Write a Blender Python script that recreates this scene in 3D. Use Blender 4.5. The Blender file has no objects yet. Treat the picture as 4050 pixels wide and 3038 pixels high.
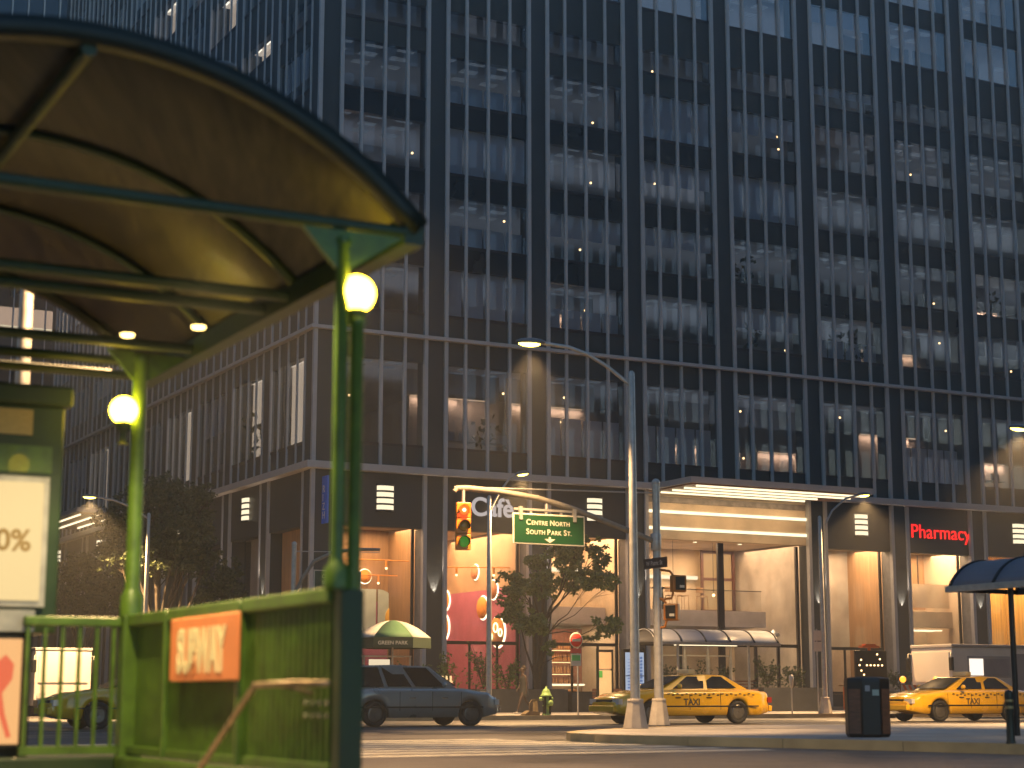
import bpy, bmesh, math, random
from mathutils import Matrix, Vector
RAD = math.radians
random.seed(7)
SC = bpy.context.scene
COL = SC.collection

# ------------------------------------------------------------------ camera
CZ = .85                       # the photographer crouches: lens 0.85 m above the road
cam = bpy.data.cameras.new('camera'); camo = bpy.data.objects.new('camera', cam); COL.objects.link(camo)
camo.location = (0, 0, CZ); camo.rotation_euler = (RAD(90) + .17564, 0, 0)
cam.sensor_width = 36; cam.lens = 36 * 6929.4 / 4050; cam.clip_end = 2000; cam.clip_start = .1
cam.dof.use_dof = True; cam.dof.focus_distance = 62; cam.dof.aperture_fstop = 1.25; cam.dof.aperture_blades = 0
SC.camera = camo
# ------------------------------------------------------------------ sky, sun, exposure
SUN_EL, SUN_ROT = RAD(8.5), RAD(20)
W = bpy.data.worlds.new('World'); SC.world = W; W.use_nodes = True
nt = W.node_tree; bg = nt.nodes['Background']
sky = nt.nodes.new('ShaderNodeTexSky'); sky.sky_type = 'NISHITA'; sky.sun_disc = False
sky.sun_elevation = SUN_EL; sky.sun_rotation = SUN_ROT; sky.ozone_density = 2.5; sky.air_density = 1.0; sky.dust_density = .3
nt.links.new(sky.outputs[0], bg.inputs[0]); bg.inputs[1].default_value = .15
sl = bpy.data.lights.new('sun', 'SUN'); sl.energy = .02; sl.angle = RAD(.5); sl.color = (1, .8, .6)
so = bpy.data.objects.new('sun', sl); COL.objects.link(so)
_sd = Vector((math.sin(SUN_ROT) * math.cos(SUN_EL), math.cos(SUN_ROT) * math.cos(SUN_EL), math.sin(SUN_EL)))
so.rotation_euler = _sd.to_track_quat('Z', 'Y').to_euler()
SC.view_settings.view_transform = 'Standard'; SC.view_settings.look = 'None'
SC.view_settings.exposure = 1.1; SC.view_settings.gamma = 1
SC.cycles.use_denoising = True
SC.cycles.max_bounces = 6; SC.cycles.diffuse_bounces = 3; SC.cycles.glossy_bounces = 3; SC.cycles.transparent_max_bounces = 12
SC.cycles.volume_bounces = 0; SC.cycles.sample_clamp_indirect = 3; SC.cycles.caustics_reflective = False; SC.cycles.caustics_refractive = False

# ------------------------------------------------------------------ frames of the place
TH = .49014
D2 = Vector((math.cos(TH), math.sin(TH), 0)); L2 = Vector((-math.sin(TH), math.cos(TH), 0)); UP = Vector((0, 0, 1))
CO = Vector((-8.2045, 71.531, 0))        # foot of the tower's corner
SO = Vector((-1.04, 11.0, 0))            # foot of the subway entrance's near post
def fR(s, y, z): return CO + D2 * s + L2 * y + UP * z       # along the main street, y into the tower
def fL(s, y, z): return CO + L2 * s + D2 * y + UP * z       # along the side street, y into the tower
def fS(a, b, z): return SO + D2 * a + L2 * b + UP * z       # subway entrance
def fW(x, y, z): return Vector((x, y, z))
_f = 6929.4 * 2212 / 4050; _cp, _sp = math.cos(.17564), math.sin(.17564)
def at(u, v, Y):
    x = (u - 1106) / _f; y = (829.6 - v) / _f
    r = Vector((x, _cp - y * _sp, _sp + y * _cp)); k = Y / r.y
    return Vector((r.x * k, Y, CZ + r.z * k))
def Mf(o, x, z):                         # matrix with columns x, z^x.., used for lettering
    x = x.normalized(); z = z.normalized(); y = z.cross(x)
    m = Matrix.Identity(4)
    for i in range(3): m[i][0] = x[i]; m[i][1] = y[i]; m[i][2] = z[i]; m[i][3] = o[i]
    return m

# ------------------------------------------------------------------ materials
MATS = {}
def _new(name):
    m = bpy.data.materials.new(name); m.use_nodes = True; MATS[name] = m; return m, m.node_tree, m.node_tree.nodes['Principled BSDF']
def mat(name, col, rough=.6, metal=0., var=.18, scale=4., bump=0., bscale=40., spec=.5, coat=0., stretch=None, rot=0.):
    if name in MATS: return MATS[name]
    m, t, b = _new(name); N = t.nodes
    b.inputs['Roughness'].default_value = rough; b.inputs['Metallic'].default_value = metal
    b.inputs['Specular IOR Level'].default_value = spec; b.inputs['Coat Weight'].default_value = coat
    tc = N.new('ShaderNodeTexCoord'); src = tc.outputs['Object']
    if stretch:
        mp = N.new('ShaderNodeMapping'); mp.inputs['Scale'].default_value = stretch; mp.inputs['Rotation'].default_value = (0, 0, rot); t.links.new(src, mp.inputs[0]); src = mp.outputs[0]
    no = N.new('ShaderNodeTexNoise'); no.inputs['Scale'].default_value = scale; no.inputs['Detail'].default_value = 6; t.links.new(src, no.inputs['Vector'])
    ra = N.new('ShaderNodeValToRGB'); ra.color_ramp.elements[0].position = .3; ra.color_ramp.elements[1].position = .7
    ra.color_ramp.elements[0].color = [c * (1 - var) for c in col] + [1]; ra.color_ramp.elements[1].color = [min(1, c * (1 + var)) for c in col] + [1]
    t.links.new(no.outputs[0], ra.inputs[0]); t.links.new(ra.outputs[0], b.inputs['Base Color'])
    mr = N.new('ShaderNodeMapRange'); mr.inputs['To Min'].default_value = max(.02, rough - .1); mr.inputs['To Max'].default_value = min(1, rough + .1)
    t.links.new(no.outputs[0], mr.inputs[0]); t.links.new(mr.outputs[0], b.inputs['Roughness'])
    if bump:
        n2 = N.new('ShaderNodeTexNoise'); n2.inputs['Scale'].default_value = bscale; n2.inputs['Detail'].default_value = 8; t.links.new(src, n2.inputs['Vector'])
        bp = N.new('ShaderNodeBump'); bp.inputs['Strength'].default_value = bump; bp.inputs['Distance'].default_value = .02
        t.links.new(n2.outputs[0], bp.inputs['Height']); t.links.new(bp.outputs[0], b.inputs['Normal'])
    return m
def emis(name, col, s):
    if name in MATS: return MATS[name]
    m, t, b = _new(name)
    b.inputs['Base Color'].default_value = (.04, .04, .04, 1); b.inputs['Emission Color'].default_value = (*col, 1); b.inputs['Emission Strength'].default_value = s
    return m
def glass(name, tint, base, gain, rough=.01):
    if name in MATS: return MATS[name]
    m, t, b = _new(name); N = t.nodes; N.remove(b)
    tr = N.new('ShaderNodeBsdfTransparent'); tr.inputs[0].default_value = (*tint, 1)
    gl = N.new('ShaderNodeBsdfGlossy'); gl.inputs['Roughness'].default_value = rough; gl.inputs[0].default_value = (.9, .95, 1, 1)
    fr = N.new('ShaderNodeFresnel')
    ge = N.new('ShaderNodeNewGeometry'); mi = N.new('ShaderNodeMath'); mi.operation = 'MULTIPLY_ADD'; mi.inputs[1].default_value = 1 / 1.5 - 1.5; mi.inputs[2].default_value = 1.5   # no total reflection inside the thin pane
    t.links.new(ge.outputs['Backfacing'], mi.inputs[0]); t.links.new(mi.outputs[0], fr.inputs[0])
    no = N.new('ShaderNodeTexNoise'); no.inputs['Scale'].default_value = .35; bp = N.new('ShaderNodeBump'); bp.inputs['Strength'].default_value = .012; bp.inputs['Distance'].default_value = .2
    tc = N.new('ShaderNodeTexCoord'); t.links.new(tc.outputs['Object'], no.inputs['Vector']); t.links.new(no.outputs[0], bp.inputs['Height'])
    t.links.new(bp.outputs[0], gl.inputs['Normal'])
    ma = N.new('ShaderNodeMath'); ma.operation = 'MULTIPLY_ADD'; ma.inputs[1].default_value = gain; ma.inputs[2].default_value = base; ma.use_clamp = True
    t.links.new(fr.outputs[0], ma.inputs[0])
    mx = N.new('ShaderNodeMixShader'); t.links.new(ma.outputs[0], mx.inputs[0]); t.links.new(tr.outputs[0], mx.inputs[1]); t.links.new(gl.outputs[0], mx.inputs[2])
    t.links.new(mx.outputs[0], N['Material Output'].inputs[0]); return m
def leafmat(name, a, b_):
    if name in MATS: return MATS[name]
    m, t, b = _new(name); N = t.nodes
    g = N.new('ShaderNodeNewGeometry'); ra = N.new('ShaderNodeValToRGB')
    ra.color_ramp.elements[0].color = (*a, 1); ra.color_ramp.elements[1].color = (*b_, 1)
    t.links.new(g.outputs['Random Per Island'], ra.inputs[0]); t.links.new(ra.outputs[0], b.inputs['Base Color'])
    b.inputs['Roughness'].default_value = .55
    tl = N.new('ShaderNodeBsdfTranslucent'); t.links.new(ra.outputs[0], tl.inputs[0])
    mx = N.new('ShaderNodeMixShader'); mx.inputs[0].default_value = .25
    t.links.new(b.outputs[0], mx.inputs[1]); t.links.new(tl.outputs[0], mx.inputs[2]); t.links.new(mx.outputs[0], N['Material Output'].inputs[0])
    return m

# ------------------------------------------------------------------ mesh builder
class MB:
    def __init__(s): s.v = []; s.f = []; s.sm = set()
    def add(s, vs, fs, smooth=False):
        o = len(s.v); s.v += [Vector(p) for p in vs]
        for f in fs:
            if smooth: s.sm.add(len(s.f))
            s.f.append([o + i for i in f])
        return s
    def box(s, F, a0, a1, b0, b1, z0, z1):
        p = [F(a, b, z) for z in (z0, z1) for b in (b0, b1) for a in (a0, a1)]
        return s.add(p, [(0, 1, 3, 2), (4, 6, 7, 5), (0, 4, 5, 1), (2, 3, 7, 6), (0, 2, 6, 4), (1, 5, 7, 3)])
    def quad(s, *p): return s.add(p, [tuple(range(len(p)))])
    def prism(s, pts, off):                  # polygon pushed along a vector
        n = len(pts); off = Vector(off)
        return s.add([Vector(p) for p in pts] + [Vector(p) + off for p in pts], [tuple(range(n))[::-1], tuple(range(n, 2 * n))] + [(i, (i + 1) % n, n + (i + 1) % n, n + i) for i in range(n)])
    def tube(s, pts, r, n=10, caps=True):
        pts = [Vector(p) for p in pts]; R = r if hasattr(r, '__len__') else [r] * len(pts)
        rings = []; up = None
        for i, p in enumerate(pts):
            t = (pts[min(i + 1, len(pts) - 1)] - pts[max(i - 1, 0)]).normalized()
            if up is None: up = Vector((0, 0, 1)) if abs(t.z) < .9 else Vector((1, 0, 0))
            x = t.cross(up)
            if x.length < 1e-4: x = t.orthogonal()
            x.normalize(); y = x.cross(t).normalized(); up = y
            rings.append([p + (x * math.cos(a) + y * math.sin(a)) * R[i] for a in [2 * math.pi * k / n for k in range(n)]])
        vs = [q for g in rings for q in g]; fs = []
        for i in range(len(pts) - 1):
            for k in range(n): fs.append((i * n + k, i * n + (k + 1) % n, (i + 1) * n + (k + 1) % n, (i + 1) * n + k))
        s.add(vs, fs, n > 5)
        if caps: s.add(rings[0], [tuple(range(n))]); s.add(rings[-1], [tuple(range(n))])
        return s
    def lathe(s, prof, M=None, n=20, a0=0):  # profile (r, z) about z
        M = M or Matrix.Identity(4); vs = []; fs = []
        for r, z in prof:
            for k in range(n):
                a = a0 + 2 * math.pi * k / n; vs.append(M @ Vector((r * math.cos(a), r * math.sin(a), z)))
        for i in range(len(prof) - 1):
            for k in range(n): fs.append((i * n + k, i * n + (k + 1) % n, (i + 1) * n + (k + 1) % n, (i + 1) * n + k))
        s.add(vs, fs, n > 8)
        for i in (0, -1):
            if prof[i][0] > 1e-4: s.add(vs[:n] if i == 0 else vs[-n:], [tuple(range(n))])
        return s
    def ball(s, c, r, n=16, m=10, sc=(1, 1, 1)):
        c = Vector(c); return s.lathe([(max(1e-5, r * math.sin(math.pi * i / m)) , -r * math.cos(math.pi * i / m)) for i in range(m + 1)], Matrix.Translation(c) @ Matrix.Diagonal((*sc, 1)), n)
    def build(s, name, m, parent=None, bevel=0., recalc=True):
        me = bpy.data.meshes.new(name)
        off = Vector((0, 0, 0)); q = parent
        while q: off += q.location; q = q.parent
        o = bpy.data.objects.new(name, me); COL.objects.link(o)
        if parent: o.parent = parent
        elif s.v:
            xs = [v.x for v in s.v]; ys = [v.y for v in s.v]
            off = Vector(((min(xs) + max(xs)) / 2, (min(ys) + max(ys)) / 2, min(v.z for v in s.v))); o.location = off
        me.from_pydata([v - off for v in s.v], [], s.f)
        for p in me.polygons:
            if p.index in s.sm: p.use_smooth = True
        if recalc:
            bm = bmesh.new(); bm.from_mesh(me)
            if bevel: bmesh.ops.remove_doubles(bm, verts=bm.verts, dist=1e-5)
            bmesh.ops.recalc_face_normals(bm, faces=bm.faces); bm.to_mesh(me); bm.free()
        if bevel:
            md = o.modifiers.new('bevel', 'BEVEL'); md.width = bevel; md.segments = 2; md.limit_method = 'ANGLE'
        me.materials.append(m) ; return o
def B(F, *a): return MB().box(F, *a)
def tag(o, label, cat, group=None):
    o['label'] = label; o['category'] = cat
    if group: o['group'] = group
    return o
def thing(name, loc, label, cat, group=None, rz=0):
    o = bpy.data.objects.new(name, None); COL.objects.link(o); o.location = loc; o.rotation_euler = (0, 0, rz); o.empty_display_size = .3
    return tag(o, label, cat, group)
def struct(o): o['kind'] = 'structure'; return o
def stuff(o): o['kind'] = 'stuff'; return o
def dup(src, loc=None, rz=None, label=None):
    def cp(o, par):
        c = o.copy(); COL.objects.link(c)
        if par: c.parent = par
        for ch in o.children: cp(ch, c)
        return c
    r = cp(src, None)
    if loc is not None: r.location = loc
    if rz is not None: r.rotation_euler = (0, 0, rz)
    if label: r['label'] = label
    return r
def letters(name, txt, size, M, m, parent=None, ext=.01, bold=0., space=1., align='LEFT'):
    c = bpy.data.curves.new(name, 'FONT'); c.body = txt; c.size = size; c.extrude = ext; c.offset = bold; c.space_character = space; c.align_x = align
    t = bpy.data.objects.new(name, c); COL.objects.link(t)
    dg = bpy.context.evaluated_depsgraph_get(); dg.update()
    me = bpy.data.meshes.new_from_object(t.evaluated_get(dg)); bpy.data.objects.remove(t); bpy.data.curves.remove(c)
    me.transform(M); b = MB(); b.v = [v.co.copy() for v in me.vertices]; b.f = [list(p.vertices) for p in me.polygons]
    bpy.data.meshes.remove(me)
    return b.build(name, m, parent) if m else b
def lamp(name, kind, loc, power, col=(1, .72, .42), parent=None, tgt=None, size=.1, blend=.3, angle=120):
    ld = bpy.data.lights.new(name, kind); ld.energy = power; ld.color = col
    if kind == 'AREA': ld.shape = 'RECTANGLE'; ld.size, ld.size_y = size
    else: ld.shadow_soft_size = size
    if kind == 'SPOT': ld.spot_size = RAD(angle); ld.spot_blend = blend
    o = bpy.data.objects.new(name, ld); COL.objects.link(o)
    off = Vector((0, 0, 0)); q = parent
    while q: off += q.location; q = q.parent
    if parent: o.parent = parent
    o.location = Vector(loc) - off
    if tgt is not None:
        z = (Vector(loc) - Vector(tgt)).normalized(); x = D2 - z * D2.dot(z)       # long side of a lamp runs along the street front
        o.rotation_euler = Mf((0, 0, 0), x, z).to_euler() if kind == 'AREA' else z.to_track_quat('Z', 'Y').to_euler()
    return o
WARM = (1, .66, .34)

# ------------------------------------------------------------------ palette
M_MULL = mat('mullion_aluminium', (.36, .35, .355), .5, .0, .06, 2)
M_PIL = mat('pilaster_panel', (.03, .034, .036), .55, .0, .14, .7, .03, 6)
M_SPD = mat('spandrel_dark', (.008, .010, .012), .3, .0, .2, .5)
M_SPM = mat('spandrel_matte', (.026, .029, .027), .6, .0, .15, 1.2, stretch=(6, 6, .4))
M_FAS = mat('fascia_panel', (.032, .034, .036), .5, .0, .12, .6)
M_LEDGE = mat('ledge_metal', (.36, .34, .34), .55, .0, .06, 1.5)
M_FRAME = mat('window_frame', (.03, .022, .022), .4, .2, .1)
M_ROOM = mat('office_wall', (.23, .23, .25), .8, 0, .1, .5)
M_CEIL = mat('office_ceiling', (.3, .31, .34), .8, 0, .08, .8)
M_FLOOR = mat('office_floor', (.12, .11, .11), .7, 0, .2, 1)
M_BLIND = mat('roller_blind', (.85, .85, .9), .8, 0, .06, .9, stretch=(1, 1, .2))
_m, _t, _b = _new('blind_fabric'); _b.inputs['Base Color'].default_value = (.78, .78, .84, 1); _b.inputs['Roughness'].default_value = .8
_tl = _t.nodes.new('ShaderNodeBsdfTranslucent'); _tl.inputs[0].default_value = (.7, .72, .8, 1); _mx = _t.nodes.new('ShaderNodeMixShader'); _mx.inputs[0].default_value = .45
_t.links.new(_b.outputs[0], _mx.inputs[1]); _t.links.new(_tl.outputs[0], _mx.inputs[2]); _t.links.new(_mx.outputs[0], _t.nodes['Material Output'].inputs[0]); M_BLIND = _m
M_GLASS = glass('tower_glass', (.8, .83, .86), .05, .9)
M_SHOPG = glass('shop_glass', (.95, .95, .95), .0, .7)
E_COVE = emis('cove_light', (1, .62, .36), .45)
E_DOT = emis('pendant_glow', (1, .6, .25), 2.5)
E_STRIP = emis('light_strip', (1, .82, .5), .9)
E_SCONCE = emis('sconce_glow', (1, .84, .56), .6)
E_WHITE = emis('lit_ceiling', (1, .8, .64), 3.)
M_BLACK = mat('black_metal', (.012, .012, .013), .45, .3, .1)
M_STEEL = mat('galvanised_steel', (.38, .36, .34), .45, .5, .15, 8, .05, 30)
M_CONC = mat('concrete', (.36, .32, .28), .85, 0, .15, 5, .15, 30)
M_STONE = mat('dark_stone', (.035, .036, .04), .55, 0, .25, 3, .05, 12)
M_WOOD = mat('wood_slat', (.16, .065, .035), .55, 0, .3, 6, .05, 20, stretch=(1, 1, 6))
M_TYRE = mat('tyre_rubber', (.015, .015, .016), .8, 0, .2)
M_LEAF = leafmat('leaf_green', (.05, .09, .024), (.16, .22, .07))
M_LEAFD = leafmat('leaf_dark', (.028, .045, .02), (.085, .105, .042))
M_BARK = mat('bark', (.05, .038, .028), .9, 0, .3, 12, .3, 30)

# ------------------------------------------------------------------ ground
ROAD, _t, _b = _new('asphalt')
def _ground(m, t, b, base, pat, rough0, rough1, bumpk):
    N = t.nodes; tc = N.new('ShaderNodeTexCoord')
    n1 = N.new('ShaderNodeTexNoise'); n1.inputs['Scale'].default_value = pat; n1.inputs['Detail'].default_value = 8; t.links.new(tc.outputs['Object'], n1.inputs['Vector'])
    n2 = N.new('ShaderNodeTexNoise'); n2.inputs['Scale'].default_value = 60; n2.inputs['Detail'].default_value = 4; t.links.new(tc.outputs['Object'], n2.inputs['Vector'])
    ra = N.new('ShaderNodeValToRGB'); ra.color_ramp.elements[0].position = .35; ra.color_ramp.elements[1].position = .68
    ra.color_ramp.elements[0].color = [c * .6 for c in base] + [1]; ra.color_ramp.elements[1].color = [c * 1.35 for c in base] + [1]
    t.links.new(n1.outputs[0], ra.inputs[0]); t.links.new(ra.outputs[0], b.inputs['Base Color'])
    mr = N.new('ShaderNodeMapRange'); mr.inputs['From Min'].default_value = .35; mr.inputs['From Max'].default_value = .65; mr.inputs['To Min'].default_value = rough0; mr.inputs['To Max'].default_value = rough1
    t.links.new(n1.outputs[0], mr.inputs[0]); t.links.new(mr.outputs[0], b.inputs['Roughness'])
    bp = N.new('ShaderNodeBump'); bp.inputs['Strength'].default_value = bumpk; bp.inputs['Distance'].default_value = .01
    t.links.new(n2.outputs[0], bp.inputs['Height']); t.links.new(bp.outputs[0], b.inputs['Normal'])
_ground(ROAD, _t, _b, (.075, .068, .064), .35, .32, .7, .5)
PAVE, _t, _b = _new('pavement_concrete'); _ground(PAVE, _t, _b, (.3, .275, .25), .6, .55, .85, .3)
KERB = mat('kerb_stone', (.42, .32, .17), .75, 0, .25, 1.5, .2, 25)
PAINT = mat('road_paint', (.5, .46, .38), .6, 0, .35, 3)
g = MB(); g.quad((-400, -150, 0), (400, -150, 0), (400, 700, 0), (-400, 700, 0)); struct(g.build('road', ROAD))

def slab(name, pts, z1, m, kerb=True):
    g = MB(); g.prism([(p[0], p[1], .002) for p in pts], (0, 0, z1 - .002)); o = struct(g.build(name, m))
    if kerb:                     # a ring of kerb stones round the slab, 6 mm proud, with joints
        n = len(pts); k = MB()
        c = Vector((sum(p[0] for p in pts) / n, sum(p[1] for p in pts) / n, 0))
        for i in range(n):
            a = Vector((pts[i][0], pts[i][1], 0)); b = Vector((pts[(i + 1) % n][0], pts[(i + 1) % n][1], 0)); dv = b - a
            if dv.length > 300 or dv.length < .05: continue
            t = dv.normalized(); nn = Vector((t.y, -t.x, 0))
            if nn.dot((a + b) / 2 - c) < 0: nn = -nn
            cnt = max(1, int(dv.length / 1.8)); cnt = min(cnt, 60); st = dv.length / cnt
            for j in range(cnt):
                F = lambda s_, y_, z_, a=a, t=t, nn=nn: a + t * s_ + nn * y_ + UP * z_
                h = z1 + .006 + random.uniform(-.002, .002)
                k.box(F, j * st + .006, (j + 1) * st - .006, -.14, .012, .001, h)
        struct(k.build(name + '_kerb', KERB))
    return o
def arc(c, r, a0, a1, n): return [(c[0] + r * math.cos(a0 + (a1 - a0) * i / n), c[1] + r * math.sin(a0 + (a1 - a0) * i / n)) for i in range(n + 1)]
def p2(v): return (v.x, v.y)
KY, KL = -13.0, -7.0
far = [p2(fR(140, KY, 0)), p2(fR(140, 60, 0)), p2(fL(160, 20, 0)), p2(fL(160, KL, 0))]
cc = fR(0, 0, 0) + D2 * (KL + 5) + L2 * (KY + 5)
far += [(cc.x + 5 * (D2 * math.cos(a) + L2 * math.sin(a)).x, cc.y + 5 * (D2 * math.cos(a) + L2 * math.sin(a)).y) for a in [math.pi + i * math.pi / 16 for i in range(9)]]
slab('far_pavement', far, .15, PAVE)
isl = [(16, 12), (30, 20), (60, 66), p2(fR(45, -26.5, 0)), (12.6, 45.3), (6.9, 43.0), (4.2, 41.4), (2.6, 38.6), (1.35, 35.6), (1.05, 34.2), (1.1, 33.2), (1.5, 32.2), (3.0, 30.4), (4.4, 29.0), (6.0, 27.4), (7.4, 25.7), (9.5, 22.6)]
slab('island_pavement', isl, .15, PAVE)
sub = [p2(fS(1.3, -16, 0)), p2(fS(1.3, 6.2, 0)), p2(fS(.6, 8.6, 0)), p2(fS(-1.2, 9.4, 0)), p2(fS(-30, 9.4, 0)), p2(fS(-30, -16, 0))]
slab('near_pavement', sub, .15, PAVE)
# painted crosswalk bars and lane lines
cw = MB()
for i in range(8):
    y = -44.2 + i * 1.1
    cw.box(fR, -18.5 + random.uniform(-.05, .05), -9.6 - i * .1, y, y + .5, .0, .004)
struct(cw.build('crosswalk', PAINT))
cw = MB()
for i in range(7): cw.box(fR, 5 + i * 6, 8 + i * 6, -20.0, -19.86, .0, .004)
cw.box(fR, 4, 60, -15.9, -15.75, 0, .004)
struct(cw.build('lane_marking', PAINT))
PATCH = mat('asphalt_patch', (.035, .034, .036), .8, 0, .25, 2, .3, 50)
pt = MB()
for s_, y_, w_, h_ in [(-8, -31, 4.5, 1.6), (2, -26, 6, 1.2), (-22, -33, 3, 2.4), (9, -18.5, 5, .9), (-3, -46, 3, 1.8), (-14, -25, 7, .7)]:
    n = 14; rr = random.Random(int(s_ * 7 + y_)); pt.prism([fR(s_ + w_ * .5 * math.copysign(abs(math.cos(q)) ** .3, math.cos(q)) * rr.uniform(.93, 1.05), y_ + h_ * .5 * math.copysign(abs(math.sin(q)) ** .3, math.sin(q)) * rr.uniform(.9, 1.08), .0005) for q in [2 * math.pi * k / n for k in range(n)]], UP * .0035)
struct(pt.build('road_patch', PATCH))
for s_, y_, lb in [(-6.5, -34.5, 'round iron manhole cover in the road before the silver car'), (-2.5, -24.5, 'round iron manhole cover in the lane by the middle taxi')]:
    M = Matrix.Translation(fR(s_, y_, .0)); t = MB(); t.lathe([(.42, .001), (.42, .009), (.38, .009), (.375, .006), (.001, .006)], M, 28)
    for k in range(5):
        for q in range(5):
            if (k - 2) ** 2 + (q - 2) ** 2 < 6: t.box(lambda a, b, z, c=fR(s_ + (k - 2) * .13, y_ + (q - 2) * .13, 0): c + D2 * a + L2 * b + UP * z, -.04, .04, -.04, .04, .0065, .009)
    tag(t.build('manhole_cover', mat('cast_iron', (.05, .045, .042), .45, .7, .3, 20)), lb, 'manhole cover')

# ------------------------------------------------------------------ the corner tower
tower = thing('office_tower', CO, 'dark corner office tower with pale vertical fins and a lit ground floor', 'building')
P, U0 = 5.06, .98
OFF = [0, .95, 2.03, 3.12, 4.10]
NR, NL = 9, 9
ROOF = 49.5
WIN = [(11.30, 14.90), (17.09, 19.15), (20.28, 22.41), (23.54, 25.66), (26.78, 28.94), (30.01, 31.07), (33.2, 35.32), (36.42, 38.55), (39.65, 41.78), (42.9, 45.0)]
ZL0, ZL1, ZA = 10.02, 10.32, 15.98      # ledge over the shops, belt above the tall second storey
# core: pilasters, spandrels, fins, glass
def facade(F, nb, side):
    ends = U0 + P * nb
    for j in range(nb + 1):
        a = 0.0 if j == 0 else U0 + P * (j - 1) + OFF[4]
        b = U0 + P * j
        B(F, a + (.02 if j else .0), b - .02, -.012 if j else -.01, .82, .15 if not (side == 'R' and j == 4) else ZL0 - .003, ROOF).build('pilaster', M_PIL, tower)
    edges = [ZL1] + [z for w in WIN for z in w] + [ROOF - .02]
    for i in range(0, len(edges), 2):
        dark = 4 <= i <= 8 or i > 14
        B(F, 1.0, ends, .021, .34, edges[i], edges[i + 1]).build('spandrel', M_SPD if dark else M_SPM, tower)
        B(F, 1.0, ends, -.004, .02, edges[i + 1] - .13, edges[i + 1] - .005).build('spandrel_trim', M_FRAME, tower)
    for j in range(nb):
        for k, o in enumerate(OFF):
            w = (.085 if k in (0, 4) else .062) if side == 'R' else (.07 if k in (0, 4) else .05)
            pr = ((.12, .06) if k in (0, 4) else (.095, .05)) if side == 'R' else ((.06, .03) if k in (0, 4) else (.045, .03))
            s = U0 + P * j + o
            B(F, s - w, s + w, -pr[0], pr[1], ZL1 + .003, ROOF).build('mullion', M_MULL, tower)
            if k in (0, 4) and not (side == 'R' and (j, k) in ((3, 4), (4, 0))): B(F, s - w, s + w, -pr[0] - .01, .1, .3, ZL0 - .003).build('fin', M_MULL, tower)
        fz = 7.75
        if not (side == 'R' and j in (3, 4)):
            B(F, U0 + P * j + .09, U0 + P * j + OFF[4] - .09, .03, .5, fz, ZL0 - .004).build('fascia', M_FAS, tower)
    B(F, -.085, .085, -.12, .06, .3, ROOF).build('mullion', M_MULL, tower) if side == 'R' else None
    return ends
eR = facade(fR, NR, 'R'); eL = facade(fL, NL, 'L')
# bands that run round both faces
def band(name, z0, z1, o, m):
    pts = [fR(eR, -o, z0), fR(-o, -o, z0), fL(eL, -o, z0), fL(eL, .05, z0), fR(.05, .05, z0), fR(eR, .05, z0)]
    MB().prism(pts, (0, 0, z1 - z0)).build(name, m, tower, bevel=.02)
band('ledge', ZL0, ZL1, .38, M_LEDGE); band('belt', ZA - .08, ZA + .08, .23, M_LEDGE); band('parapet', ROOF + .004, ROOF + .9, .1, M_PIL)
MB().prism([fR(0.2, .3, ROOF - 1), fR(eR, .3, ROOF - 1), fR(eR, eL, ROOF - 1), fL(eL, .3, ROOF - 1)], (0, 0, .4)).build('roof', M_PIL, tower)
MB().prism([fR(9.3, 9.3, .1), fR(eR, 9.3, .1), fR(eR, eL, .1), fR(9.3, eL, .1)], (0, 0, ROOF - 2)).build('core_wall', M_ROOM, tower)
B(fR, eR, eR + .3, 0, 10, 0, ROOF).build('end_wall', M_PIL, tower); B(fL, eL, eL + .3, 0, 10, 0, ROOF).build('end_wall', M_PIL, tower)
# storey slabs: grey ceilings with faintly glowing grilles that read through the glass
slz = [10.4] + [w[1] + .35 for w in WIN]
for z in slz:
    MB().prism([fR(.45, .36, z), fR(eR, .36, z), fR(eR, 9.2, z), fR(9.2, 9.2, z), fR(9.2, eL, z), fR(.36, eL, z)], (0, 0, .25)).build('floor_slab', M_CEIL, tower)
# windows
upL = MB()
rnd = random.Random(3)
for r, (z0, z1) in enumerate(WIN):
    for j in range(NR):
        B(fR, U0 + P * j + .07, U0 + P * j + OFF[4] - .07, .03, .04, z0, z1).build('window', M_GLASS, tower)
    for j in range(NL):
        a = (fL, U0 + P * j + .07, U0 + P * j + OFF[4] - .07, .03, .04, z0, z1)
        if r == 0: B(*a).build('window', M_GLASS, tower)
        else: upL.box(*a)
stuff(upL.build('upper_window', M_GLASS, tower))
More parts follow.
